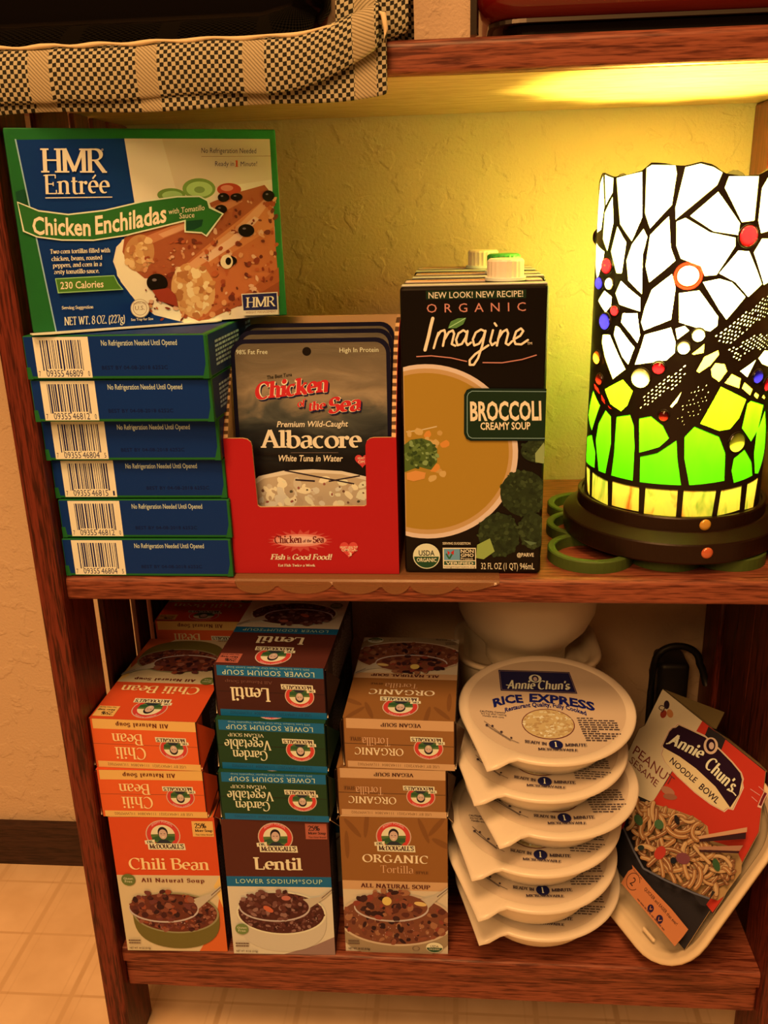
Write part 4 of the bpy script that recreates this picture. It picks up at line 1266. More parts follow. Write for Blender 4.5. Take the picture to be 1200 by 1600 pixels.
    for f, og in zip(of, forig):
        ids = [k - 1 for k in og if k > 0]
        if ids and any(polys[k][1] is None for k in ids):
            continue
        if ids:
            glass.add([to3(ov[i], LR - 0.1) for i in f], [[0, 1, 2]], polys[ids[0]][1])
        elif 0 in og:
            cf.append(list(f))
    # came has thickness: outer face, inner face and the rims between
    n = len(ov)
    vs = [to3(p, LR + 0.3) for p in ov] + [to3(p, LR - 0.5) for p in ov]
    cnt = {}
    for f in cf:
        for i in range(3):
            e = (f[i], f[(i + 1) % 3])
            cnt[tuple(sorted(e))] = cnt.get(tuple(sorted(e)), []) + [e]
    rim = [[e[0][1], e[0][0], e[0][0] + n, e[0][1] + n] for e in cnt.values() if len(e) == 1]
    came.add(vs, cf + [[k + n for k in f[::-1]] for f in cf] + rim, CAME)
    return came, glass
came, glass = build_shade()
shade = came.build('lamp_shade', lamp)
tag(glass.build('glass_panes', shade), 'lit white, green and amber glass panes')
jc = {'red': (0.26, 0.002, 0.010), 'white_red': (0.9, 0.88, 0.82), 'blue': (0.004, 0.003, 0.30), 'white': (0.9, 0.88, 0.8), 'darkred': (0.10, 0.004, 0.004), 'clear': (0.62, 0.62, 0.30), 'orange': (0.6, 0.16, 0.02), 'lime': (0.34, 0.36, 0.05)}
jm = {}
for kind, (u, z, rx, rz) in JEWELS:
    if kind not in jm:
        jm[kind] = glassmat('cabochon_' + kind, jc[kind])
    rx, rz = min(max(rx, 2.0), 6.3), min(rz, 6.2)
    a = u / LR
    mb = MB()
    nrm, tan = Vector((math.sin(a), -math.cos(a), 0)), Vector((math.cos(a), math.sin(a), 0))
    ctr = nrm * (LR + 0.2) + Vector((0, 0, z - LZ))
    rings = []
    for q in (0, 20, 40, 60, 78):
        cq, sq = math.cos(math.radians(q)), math.sin(math.radians(q))
        rings.append([ctr + tan * (rx * cq * math.cos(t)) + Vector((0, 0, rz * cq * math.sin(t))) + nrm * (2.4 * sq) for t in [2 * math.pi * k / 20 for k in range(20)]])
    mb.sweep(rings, jm[kind], True, False, True)
    t = [(ctr + tan * (rx * math.cos(q)) + Vector((0, 0, rz * math.sin(q)))) for q in [2 * math.pi * k / 24 for k in range(24)]]
    mb.tube(t, 0.7 if kind != 'white_red' else 0.4, CAME if kind != 'white_red' else GR, 6, True)
    o = mb.build('cabochon', shade)
    tag(o, {'white_red': 'white glass cabochon with a red rim', 'clear': 'pale yellow cabochon', 'darkred': 'dark red cabochon'}.get(kind, kind + ' glass cabochon'))
mb = MB()
mb.lathe([(0, 0), (69.5, 0), (70.6, 1.2), (71, 12.6), (70.4, 13.6), (62.6, 18.6), (61.5, 19.0), (61.5, 26.8), (60.8, 27.6), (59, 27.6), (58.4, 25.5), (20, 25.5), (20, 60), (9, 66), (9, 74), (0, 74)], IRON, 120, smooth=False)
base = mb.build('lamp_base', lamp)
for nm, col, zz, rr in (('base_gem', (0.62, 0.36, 0.06), 23.2, 61.5), ('base_gem', (0.55, 0.13, 0.06), 8.2, 71.0)):
    a = math.asin(8.6 / rr)
    nrm, tan = Vector((math.sin(a), -math.cos(a), 0)), Vector((math.cos(a), math.sin(a), 0))
    ctr = nrm * (rr - 0.1) + Vector((0, 0, zz))
    mb = MB()
    rings = []
    for q in (0, 25, 50, 75):
        cq, sq = math.cos(math.radians(q)), math.sin(math.radians(q))
        rings.append([ctr + tan * (3.7 * cq * math.cos(t)) + Vector((0, 0, 3.7 * cq * math.sin(t))) + nrm * (1.5 * sq) for t in [2 * math.pi * k / 18 for k in range(18)]])
    mb.sweep(rings, mat('gem_%g' % col[0], col, 0.12, 0.6, 0, 0.6), True, False, True)
    tag(mb.build(nm, base), 'amber gem' if zz > 20 else 'red gem')
mb = MB()
bl = mat('lit_bulb', (1, 0.8, 0.5))
nt, n, l, b = nodes(bl)
b.inputs['Emission Color'].default_value = (1.0, 0.62, 0.22, 1)
b.inputs['Emission Strength'].default_value = 8.0
mb.lathe([(8, 66), (9, 82), (13, 95), (20, 108), (23, 119), (21, 129), (12, 137), (0, 139)], bl, 24)
bulb = mb.build('light_bulb', lamp)
lt = bpy.data.lights.new('bulb_light', 'POINT')
lt.energy = BULB_W
lt.color = BULB_COL
lt.shadow_soft_size = 0.018
lo = bpy.data.objects.new('bulb_light', lt)
C.objects.link(lo)
lo.parent = lamp
lo.location = (0, 0, 0.163)

# ------------------------------------------------------------------ green looped trivet under the lamp
OLIVE = mat('olive_silicone', (0.060, 0.105, 0.022), 0.55, 0.3)
mb = MB()
for cx, cy, ro in ((-49.5, 56, 27), (-54.5, 11, 27), (-57.5, -38, 28), (-11, 66, 26), (29, 51, 25), (45, 5, 25), (30, -36, 25), (-9, -38, 24)):
    ri = ro - 5.2
    N = 40
    ring = []
    for i in range(N):
        q = 2 * math.pi * i / N
        c, s_ = math.cos(q), math.sin(q)
        ring.append([(cx + ri * c, cy + ri * s_, 0), (cx + ro * c, cy + ro * s_, 0), (cx + ro * c, cy + ro * s_, 7.2), (cx + (ro - .8) * c, cy + (ro - .8) * s_, 8.0), (cx + (ri + .8) * c, cy + (ri + .8) * s_, 8.0), (cx + ri * c, cy + ri * s_, 7.2)])
    mb.sweep(ring + [ring[0]], OLIVE, False)
mb.lathe([(30, 0), (36, 0), (36, 8), (30, 8), (30, 0)], OLIVE, 48, c=(-8, 4), smooth=False)
o = mb.build('trivet')
o.location = (LX * K, LY * K, 0.0001)
tag(o, 'olive green looped trivet under the stained-glass lamp', 'trivet')

# ------------------------------------------------------------------ soup boxes on the bottom shelf
SW, SD, SH = 77.0, 39.2, 121.5
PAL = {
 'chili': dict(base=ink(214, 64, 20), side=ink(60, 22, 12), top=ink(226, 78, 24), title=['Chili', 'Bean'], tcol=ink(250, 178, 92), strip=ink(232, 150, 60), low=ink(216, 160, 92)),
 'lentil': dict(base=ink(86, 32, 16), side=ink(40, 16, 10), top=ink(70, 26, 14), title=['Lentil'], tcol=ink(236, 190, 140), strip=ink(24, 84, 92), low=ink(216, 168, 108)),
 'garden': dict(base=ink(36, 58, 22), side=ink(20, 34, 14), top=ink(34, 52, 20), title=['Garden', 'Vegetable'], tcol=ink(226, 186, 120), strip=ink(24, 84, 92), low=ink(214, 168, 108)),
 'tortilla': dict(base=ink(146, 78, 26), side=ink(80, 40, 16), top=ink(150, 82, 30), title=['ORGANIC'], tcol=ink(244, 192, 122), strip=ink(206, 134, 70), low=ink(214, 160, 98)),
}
LRED, LGRN, SKIN, LCRM = ink(206, 52, 32), ink(88, 94, 34), ink(206, 144, 96), ink(232, 196, 136)
def farm_logo(P, cx, cy, rx, ry, flip=1):
    """arched red badge with a smiling man above a name board; rx, ry in drawing units"""
    P.ell(cx, cy, rx * 1.06, ry * 1.06, ink(210, 150, 96)); P.ell(cx, cy, rx, ry, LRED)
    P.text('RIGHT FOODS', cx - rx * .62, cy - ry * .58, cx + rx * .62, cy - ry * .58, ry * .16, ink(238, 150, 110), bold=0.01, bend=ry * .30)
    P.ell(cx, cy + ry * .02, rx * .74, ry * .74, LCRM)
    P.poly([(cx + rx * .74 * math.cos(t), cy + ry * .02 + ry * .74 * math.sin(t)) for t in [math.radians(a) for a in range(-8, 189, 12)]], LGRN)
    P.poly([(cx - rx * .7, cy + ry * .22), (cx - rx * .2, cy + ry * .05), (cx + rx * .72, cy + ry * .12), (cx + rx * .7, cy + ry * .4), (cx - rx * .7, cy + ry * .45)], ink(52, 74, 30))
    P.poly([(cx - rx * .50, cy + ry * .62), (cx - rx * .2, cy + ry * .36), (cx + rx * .22, cy + ry * .36), (cx + rx * .52, cy + ry * .62)], ink(44, 40, 34))
    P.ell(cx, cy - ry * .16, rx * .31, ry * .42, ink(36, 22, 18))
    P.ell(cx, cy - ry * .04, rx * .25, ry * .36, SKIN)
    P.rect(cx - rx * .15, cy - ry * .10, cx - rx * .05, cy - ry * .06, DARK); P.rect(cx + rx * .05, cy - ry * .10, cx + rx * .15, cy - ry * .06, DARK)
    P.poly([(cx - rx * .11, cy + ry * .12), (cx + rx * .11, cy + ry * .12), (cx, cy + ry * .21)], WHITE)
    P.poly([(cx - rx * 1.18, cy + ry * .42), (cx - rx * .55, cy + ry * .34), (cx - rx * .55, cy + ry * .62), (cx - rx * 1.15, cy + ry * .70)], LCRM)
    P.text('DR.', cx - rx * 1.05, cy + ry * .64, cx - rx * .64, cy + ry * .58, ry * .18, DARK, 'pen', bold=5)
    P.poly([(cx - rx * 1.02, cy + ry * .62), (cx + rx * 1.26, cy + ry * .62), (cx + rx * 1.30, cy + ry * 1.10), (cx - rx * 1.0, cy + ry * 1.08)], LCRM)
    P.text("McDOUGALL'S", cx - rx * .92, cy + ry * 1.00, cx + rx * 1.2, cy + ry * 1.00, ry * .34, ink(60, 14, 14), 'pen', bold=6)
def soup_box(fl):
    mb = MB()
    p = PAL[fl]
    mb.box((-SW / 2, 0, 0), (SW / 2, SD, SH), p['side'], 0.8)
    r = random.Random(10 + len(fl))
    # ---- front
    P = Print(mb, (-SW / 2, 0, 0), (1, 0, 0), (0, 0, 1), SW, SH)
    P.sy = SW / SH
    ft = {'chili': 0.42, 'lentil': 0.41, 'garden': 0.41, 'tortilla': 0.46}[fl]
    P.rect(0, 0, 1, 1, p['low'])
    if fl == 'chili':
        P.poly([(1, .5), (1, 1), (.72, 1), (.9, .8)], ink(214, 84, 26)); P.poly([(1, .42), (1, .66), (.93, .5)], ink(236, 160, 66))
    if fl == 'lentil':
        P.poly([(1, .86), (1, 1), (.5, 1), (.8, .93)], ink(150, 98, 66))
    P.rect(0, 0, 1, ft, p['base'])
    if fl == 'tortilla':
        lf = ink(128, 66, 22)
        for cx, cy, rot in ((.12, .08, 40), (.25, .05, 100), (.9, .06, 140), (.78, .09, 60), (.95, .18, 20), (.06, .2, 90)):
            P.ell(cx, cy, .10, .022, lf, rot=rot)
    st = ft + {'chili': .055, 'lentil': .075, 'garden': .075, 'tortilla': .065}[fl]
    if fl != 'chili':
        P.rect(0, ft, 1, st, p['strip'])
    farm_logo(P, .5, .125 if fl != 'tortilla' else .135, .155, .155 * SW / SH * 1.0 if fl == 'x' else .098)
    if fl in ('chili', 'lentil'):
        c = p['strip'] if fl == 'chili' else ink(178, 78, 44)
        P.rect(.785, .025, .985, .135, c)
        P.text('25%', .81, .075, .92, .075, .036, DARK, 'pen', bold=5)
        P.text('More Soup', .81, .100, .975, .100, .018, DARK, 'pen', bold=4)
        P.text('Than Other Brands*', .81, .125, .98, .125, .011, DARK)
    if fl == 'chili':
        P.text('Chili Bean', .135, .375, .905, .375, .085, p['tcol'], 'pen', bold=1)
        P.text('All Natural Soup', .235, .468, .845, .468, .030, ink(110, 30, 14), 'pen', bold=4, track=14)
        P.ell(.11, .452, .068, .044, ink(104, 96, 34)); P.text('Gluten', .065, .450, .155, .450, .016, LCRM); P.text('Free', .075, .472, .145, .472, .016, LCRM)
    elif fl == 'lentil':
        P.text('Lentil', .275, .355, .735, .358, .090, p['tcol'], 'pen', bold=3)
        P.text('LOWER SODIUM*SOUP', .09, .458, .915, .458, .034, ink(190, 190, 160), track=1.15)
    elif fl == 'tortilla':
        P.text('ORGANIC', .20, .320, .815, .322, .058, p['tcol'], 'pen', bold=2, track=6)
        P.text('Tortilla', .37, .395, .68, .396, .055, ink(216, 140, 78), 'pen', bold=-2)
        P.text('STYLE', .70, .397, .82, .397, .018, ink(90, 44, 18), 'pen', bold=3)
        P.text('ALL NATURAL SOUP', .175, .505, .835, .508, .030, ink(84, 22, 14), 'pen', bold=5, track=6)
    # bowl of soup
    cx, cy, rx, ry = {'chili': (.53, .70, .425, .155), 'lentil': (.50, .68, .435, .165), 'garden': (.5, .68, .43, .16), 'tortilla': (.5, .745, .56, .20)}[fl]
    bc, rc = {'chili': (ink(112, 82, 26), ink(150, 116, 60)), 'lentil': (ink(206, 160, 104), ink(226, 180, 122)), 'garden': (ink(206, 160, 104), ink(226, 180, 122)), 'tortilla': (ink(160, 112, 62), ink(206, 150, 92))}[fl]
    by = .975 if fl != 'tortilla' else 1.04
    P.poly([(cx + rx * math.cos(t), cy + (ry if math.sin(t) < 0 else by - cy) * (math.sin(t) if math.sin(t) < 0 else abs(math.sin(t)) ** .62)) for t in [2 * math.pi * k / 48 for k in range(48)]], bc)
    P.ell(cx, cy, rx, ry, rc, 48)
    soup = {'chili': ink(104, 40, 20), 'lentil': ink(78, 30, 18), 'garden': ink(110, 60, 24), 'tortilla': ink(124, 58, 28)}[fl]
    rx2, ry2 = rx * .955, ry * .93
    P.ell(cx, cy, rx2, ry2, soup, 48)
    beans = {'chili': [ink(126, 54, 28), ink(70, 24, 16), ink(146, 72, 40), ink(50, 18, 14), ink(150, 60, 28), ink(112, 46, 30), ink(92, 36, 22)],
             'lentil': [ink(120, 62, 40), ink(96, 40, 24), ink(60, 22, 14), ink(146, 88, 58), ink(84, 34, 20), ink(110, 54, 34)],
             'garden': [ink(150, 90, 40)],
             'tortilla': [ink(44, 18, 14), ink(60, 26, 18), ink(140, 64, 32), ink(160, 88, 44), ink(90, 36, 20), ink(140, 52, 28), ink(112, 50, 26), ink(50, 20, 14)]}[fl]
    ins = lambda x, y: ((x - cx) / (rx2 * .97)) ** 2 + ((y - cy) / (ry2 * .95)) ** 2 < 1
    P.scatter(ins, (cx - rx2, cy - ry2, cx + rx2, cy + ry2), {'chili': 190, 'lentil': 240, 'garden': 40, 'tortilla': 150}[fl], {'chili': (.014, .034), 'lentil': (.014, .026), 'garden': (.02, .03), 'tortilla': (.014, .045)}[fl], beans, r, (.45, .95))
    P.scatter(ins, (cx - rx2, cy - ry2, cx + rx2, cy + ry2), 60, (.003, .007), [ink(206, 140, 96), ink(190, 110, 70)], r)
    # spoon
    sx, sy_, sa, sb = {'chili': (.42, .655, .33, .105), 'lentil': (.44, .625, .33, .105), 'garden': (.44, .64, .33, .1), 'tortilla': (.46, .64, .345, .105)}[fl]
    P.poly([(sx + sa * .75, sy_ - sb * .5), (.88, .55), (1.02, .475), (1.02, .50), (.93, .56), (sx + sa, sy_ + sb * .15)], ink(196, 150, 96))
    P.line([(.90, .56), (1.02, .485)], .008, ink(120, 84, 54))
    P.ell(sx, sy_ + .012, sa * 1.04, sb, ink(200, 150, 104), 40)
    P.ell(sx, sy_ + .002, sa * 1.01, sb * .98, soup, 40)
    ins = lambda x, y: ((x - sx) / (sa * .97)) ** 2 + ((y - sy_ + .012) / (sb * 1.05)) ** 2 < 1
    P.scatter(ins, (sx - sa, sy_ - sb * 1.2, sx + sa, sy_ + sb), {'chili': 80, 'lentil': 110, 'garden': 20, 'tortilla': 70}[fl], {'chili': (.022, .042), 'lentil': (.02, .034), 'garden': (.02, .03), 'tortilla': (.02, .048)}[fl], beans, r, (.55, .95))
    P.ring(sx, sy_ + .008, sa * 1.04, sb, .012, ink(204, 156, 112), 20, 170)
    if fl == 'tortilla':
        P.ell(.42, .60, .045, .032, ink(222, 160, 62)); P.ell(.74, .615, .06, .016, ink(222, 156, 70), rot=6)
        P.ell(.87, .945, .082, .040, LCRM); P.poly(ellp(.87, .946, .076, .036, 20, 0, 180), ink(44, 62, 26))
        P.text('USDA', .83, .945, .91, .945, .018, DARK, bold=.01); P.text('ORGANIC', .815, .964, .925, .964, .012, LCRM)
        P.ring(.69, .955, .036, .018, .006, ink(120, 76, 44))
    if fl == 'lentil':
        P.ell(.105, .80, .065, .042, ink(116, 110, 44)); P.text('Gluten', .06, .797, .15, .797, .016, LCRM); P.text('Free', .07, .82, .14, .82, .016, LCRM)
        P.ell(.38, .645, .05, .02, ink(200, 84, 40), rot=20); P.ell(.56, .56, .045, .018, ink(190, 90, 56))
    P.small(.03, .905, .17, .945, 2, ink(110, 70, 40), r)
    P.text('NET WT 18 OZ (510g)', .03, .978, .24, .978, .015, DARK, bold=.01)
    # ---- top end: drawn to be read from the front
    P = Print(mb, (-SW / 2, 0, SH), (1, 0, 0), (0, 1, 0), SW, SD)
    P.rect(.01, .0, .99, 1, p['top'])
    P.rect(0.01, .80, .97, 1.0, p['strip'])
    P.rect(.0, .0, .97, .13, p['strip'])
    P.text('USE BY 14MAY2021  1114A3804  11LWM7002', .14, .095, .88, .095, .055, ink(120, 70, 30) if fl in ('chili', 'tortilla') else ink(30, 60, 66))
    P.rect(0.01, .485, .99, .495, ink(150, 60, 24) if fl == 'chili' else ink(40, 20, 12))
    farm_logo(P, .235, .44, .125, .21)
    tc = p['tcol']
    if fl == 'chili':
        P.text('All Natural Soup', .26, .94, .75, .94, .085, ink(100, 26, 12), 'pen', bold=4, track=12)
        P.text('Chili', .50, .44, .79, .44, .25, tc, 'pen'); P.text('Bean', .51, .72, .80, .72, .23, tc, 'pen')
    elif fl == 'lentil':
        P.text('LOWER SODIUM SOUP', .09, .92, .92, .92, .095, ink(206, 200, 160), track=1.1)
        P.text('30% Less Sodium Than Our Regular Lentil Soup', .13, .985, .88, .985, .035, ink(150, 160, 140))
        P.text('Lentil', .50, .58, .86, .58, .27, tc, 'pen', bold=2)
        P.text('All Natural Soup', .47, .72, .90, .72, .06, ink(116, 60, 36), 'pen')
    elif fl == 'garden':
        P.text('LOWER SODIUM SOUP', .11, .92, .90, .92, .095, ink(206, 200, 160), track=1.1)
        P.text('30% Less Sodium Than Our Regular Vegetable Soup', .13, .985, .88, .985, .035, ink(150, 160, 140))
        P.text('Garden', .54, .40, .86, .40, .20, tc, 'pen', bold=1); P.text('Vegetable', .50, .62, .93, .62, .20, tc, 'pen', bold=1)
        P.text('VEGAN SOUP', .56, .75, .89, .75, .07, tc, 'pen', bold=-1)
    else:
        P.text('VEGAN SOUP', .30, .93, .66, .93, .075, ink(70, 26, 12), 'pen', bold=4, track=5)
        P.text('ORGANIC', .46, .42, .90, .42, .15, tc, 'pen', bold=1, track=5)
        P.text('Tortilla', .58, .63, .83, .63, .17, ink(222, 146, 84), 'pen', bold=-2); P.text('STYLE', .84, .63, .94, .63, .07, ink(90, 44, 18), 'pen', bold=3)
    # ---- sides
    for sg in (1, -1):
        P = Print(mb, (sg * SW / 2, 0 if sg > 0 else SD, 0), (0, sg, 0), (0, 0, 1), SD, SH)
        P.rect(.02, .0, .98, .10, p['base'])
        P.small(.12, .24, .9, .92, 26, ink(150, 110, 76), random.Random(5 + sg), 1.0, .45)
    return mb.mesh('carton_body')
def ear_mesh(fl, sg):
    mb = MB()
    x = sg * (SW / 2 + 0.15)
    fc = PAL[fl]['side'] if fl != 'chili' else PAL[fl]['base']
    tri = [(1.2, SH - .3, 0.0), (SD - 1.2, SH - .3, 0.0), (SD / 2, SH - 21, 5.5)]
    A = [(x + sg * dx, y, z) for y, z, dx in tri]
    B = [(p[0] + sg * 0.8, p[1], p[2]) for p in A]
    o = [0, 1, 2] if sg < 0 else [2, 1, 0]
    mb.add(A + B, [o, [k + 3 for k in o[::-1]]], fc)
    mb.add(A + B, [[1, 2, 5, 4], [2, 0, 3, 5]], mat('cut_carton_edge', (0.75, 0.68, 0.56), 0.6))
    return mb.mesh('ear_flap')
LIE = Matrix(((-1, 0, 0, 0), (0, 0, -1, SH * K), (0, -1, 0, SD * K), (0, 0, 0, 1)))
meshes = {fl: (soup_box(fl), ear_mesh(fl, 1), ear_mesh(fl, -1)) for fl in PAL}
def soup(fl, lying, x, y, z, lab, rz=0.0):
    t = thing('soup_carton', lab, 'carton', group='soup cartons on the bottom shelf')
    M = Matrix.Translation((x * K, y * K, z * K)) @ Matrix.Rotation(math.radians(rz), 4, 'Z')
    t.matrix_world = M @ LIE if lying else M
    for me, nm in zip(meshes[fl], ('carton_body', 'ear_flap', 'ear_flap')):
        o = bpy.data.objects.new(nm, me)
        C.objects.link(o)
        o.parent = t
    return t
z0 = -308.0
T1 = SD + 0.3
H1 = z0 + SH + 0.3
soup('chili', False, 44.3, -0.5, z0, 'orange chili bean carton standing upright at the front left of the bottom shelf', 2.0)
soup('chili', True, 40.2, -1.0, H1, 'orange chili carton lying directly on the upright one, lower of two', 0.9)
soup('chili', True, 39.2, 0.5, H1 + T1, 'orange chili carton lying on top of the left stack, bean picture upward', -1.8)
soup('lentil', False, 126.5, 0.5, z0, 'brown lentil carton standing upright in the middle of three upright cartons', 1.8)
soup('garden', True, 127.8, -1.0, H1, 'green garden vegetable carton lying on the upright lentil carton', -0.4)
soup('garden', True, 128.2, 2.0, H1 + T1, 'green garden vegetable carton lying under the brown lentil carton', -2.0)
soup('lentil', True, 129.0, 7.0, H1 + 2 * T1, 'brown lentil carton lying on top of the green ones', -2.4)
soup('tortilla', False, 211.0, 6.5, z0, 'tan tortilla soup carton standing upright beside the rice bowls', 0.6)
soup('tortilla', True, 210.5, 7.0, H1, 'tan tortilla carton lying on the upright one, lower of two', -0.5)
soup('tortilla', True, 216.3, 7.5, H1 + T1, 'tan tortilla carton lying on top of its stack, face upward', -1.5)
soup('chili', False, 42, 62, z0, 'orange chili carton standing in the second row behind the upright chili carton')
soup('lentil', False, 126, 62, z0, 'brown lentil carton standing in the second row behind the upright lentil carton')
soup('tortilla', False, 211, 64, z0, 'tan tortilla carton standing in the second row behind the upright tortilla carton')
t = soup('chili', True, 46.5, 127.5 - 32.8, -132.6, 'orange carton lying at the back left under the middle shelf', 0)
t.matrix_world = t.matrix_world @ Matrix.Diagonal((1, 1, 0.73, 1))
t = soup('chili', False, 46.5, 150, z0, 'orange carton standing against the wall under the back left lying carton')
t.matrix_world = t.matrix_world @ Matrix.Diagonal((1, 1, 175.2 / SH, 1))

# ------------------------------------------------------------------ stack of rice bowls
LIDW = ink(226, 178, 112)
BOWLW = mat('white_bowl_plastic', (0.80, 0.77, 0.70), 0.38, 0.45)
FILM = mat('white_lid_film', (0.80, 0.77, 0.71), 0.30, 0.5)
RR = 62.0
def rice_body(h, q=0):
    mb = MB()
    prof = [(0, -h), (43 - q, -h), (45 - q, -h + 1.2), (46.5 - q * .95, -h + 4), (51 - q * .35, -h * .6), (55, -h * .28), (57, -1.8), (RR - .6, -1.6), (RR, -.8), (RR - .4, 0), (0, 0)]
    mb.lathe(prof, BOWLW, 72)
    return mb
def rice_lid():
    mb = MB()
    # film with a raised sealing rim and a pointed pull tab at the front left
    n = 96
    def rad(a, r):
        return r
    rings = []
    for r, z in ((RR + .5, -1.5), (RR + .6, .2), (RR - .6, .9), (RR - 5, .8), (RR - 6.4, .15)):
        ring = []
        for k in range(n):
            a = 2 * math.pi * k / n
            x, y, zz = r * math.cos(a), r * math.sin(a), z
            da = math.degrees(a)
            t = 0
            if 198 < da < 246 and r > RR - 2:
                # pull tab: straight edges from the rim to its tip
                tip = Vector((1.30 * RR * math.cos(math.radians(237.5)), 1.30 * RR * math.sin(math.radians(237.5))))
                e = math.radians(198 if da < 237.5 else 246)
                p = Vector((RR * math.cos(e), RR * math.sin(e)))
                dv, q = Vector((math.cos(a), math.sin(a))), tip - p
                den = dv.x * q.y - dv.y * q.x
                rl = (p.x * q.y - p.y * q.x) / den
                ext = max(0.0, rl - RR) * (1 if r > RR else .8)
                x, y = (r + ext) * math.cos(a), (r + ext) * math.sin(a)
                zz -= 2.5 * (ext / (.3 * RR)) ** 1.2
            ring.append((x, y, zz))
        rings.append(ring)
    mb.sweep(rings, FILM, True, False, False)
    mb.sweep([[(x, y, .15) for x, y, z in rings[-1]], [(x * .5, y * .5, .12) for x, y, z in rings[-1]]], mat('lid_film_centre', (0.62, 0.57, 0.52), 0.4, 0.3), False, False, True)
    # printing: drawing units are those of a round label 1164 x 735
    P = Print(mb, (-RR, -RR, 0.2), (1, 0, 0), (0, 1, 0), 2 * RR, 2 * RR, [(5, 42), (1171, 42), (1171, 788), (5, 788)], clip=False)
    nv = ink(26, 20, 40)
    P.poly([(284, 156), (786, 166), (812, 328), (290, 314)], nv)
    P.line([(292, 164), (780, 173), (804, 320), (298, 307), (292, 164)], 3, ink(150, 96, 60))
    P.ell(538, 220, 44, 30, LCRM); P.ell(538, 220, 24, 24, nv); P.ell(538, 224, 14, 16, SKIN)
    P.text("Annie Chun's", 336, 300, 772, 300, 66, LCRM, 'pen', bold=4, shear=.28, serif=False)
    P.line([(330, 272), (380, 278)], 6, LCRM); P.line([(735, 292), (772, 286)], 6, LCRM)
    nb = ink(20, 22, 60)
    P.text('RICE', 236, 434, 438, 398, 54, nb, bold=.04, bend=12, up=(-8, -56))
    P.text('EXPRESS', 478, 390, 906, 448, 54, nb, bold=.04, bend=14, up=(6, -58))
    P.text('Restaurant Quality, Fully Cooked', 308, 468, 844, 480, 30, nb, bold=.03, bend=50)
    P.ell(583, 540, 172, 100, ink(110, 40, 26)); P.ell(583, 540, 166, 95, ink(206, 146, 72))
    r = random.Random(2)
    P.sy = .62
    P.scatter(lambda x, y: ((x - 583) / 158) ** 2 + ((y - 540) / 88) ** 2 < 1, (420, 450, 745, 635), 150, (7, 18), [ink(222, 168, 96), ink(196, 136, 66), ink(232, 182, 112), ink(186, 124, 58)], r, (.4, .8))
    tx = ink(70, 44, 34)
    P.text('CAUTION: Contents', 140, 470, 308, 478, 12, tx, bold=.01); P.text('are hot after heating.', 148, 484, 318, 494, 12, tx); P.text('Handle with care.', 158, 500, 300, 510, 12, tx)
    for i, (a, b) in enumerate(((775, 880), (778, 1015), (780, 1035), (782, 1030), (786, 1028), (790, 1035), (792, 900), (794, 1035), (800, 1010), (804, 985), (806, 940))):
        y = 500 + i * 14.5
        x = a
        while x < b:
            wd = r.uniform(14, 40)
            P.line([(x, y), (min(x + wd, b), y)], 5.5, tx)
            x += wd + 7
    P.line([(165, 535), (215, 572), (270, 615), (330, 652), (380, 672)], 2.5, tx); P.line([(180, 562), (240, 602), (330, 658)], 3.5, tx)
    P.ell(182, 562, 9, 7, tx); P.ell(218, 566, 7, 6, tx); P.ell(274, 604, 9, 6, tx); P.ell(334, 640, 7, 5, tx)
    P.text('READY IN', 418, 668, 555, 682, 17, tx, 'pen', bold=6); P.text('MINUTE', 668, 686, 805, 684, 17, tx, 'pen', bold=6)
    P.ell(611, 678, 44, 27, nv); P.text('1', 604, 693, 617, 693, 32, LCRM, 'pen', bold=6)
    P.text('MICROWAVABLE', 495, 712, 742, 716, 13, tx, 'pen', bold=6)
    return mb
lidmesh = rice_lid().mesh('film_lid')
tipm = MB()
RL_ = [(317.3, 45.7, -264.0, 'round rice bowl at the bottom of the white stack'),
       (311.5, 35.5, -230.5, 'round rice bowl second from the bottom of the white stack'),
       (312.8, 36.0, -200.5, 'round rice bowl third from the bottom of the white stack'),
       (324.0, 39.5, -172.5, 'round rice bowl third from the top, shifted to the right'),
       (315.3, 42.0, -145.0, 'round rice bowl second from the top of the white stack'),
       (320.1, 46.5, -118.0, 'round rice bowl on top of the stack, rice express label in full view')]
zprev = -308.0
for k, (x, y, z, lab) in enumerate(RL_):
    t = thing('rice_bowl', lab, 'bowl', (x * K, y * K, z * K), 0, 'stack of round rice bowls on the bottom shelf')
    ti = math.radians(6.4 if k == 5 else 5.0)
    t.rotation_euler = (ti, 0, math.radians((-1, 3, -2, 4, -3, 0)[k]))
    h = (z - zprev) - (2.4 if k else 4.3)
    body = rice_body(h, 0 if k else 11).build('bowl_body', t)
    lid = bpy.data.objects.new('film_lid', lidmesh)
    C.objects.link(lid)
    lid.parent = t
    zprev = z

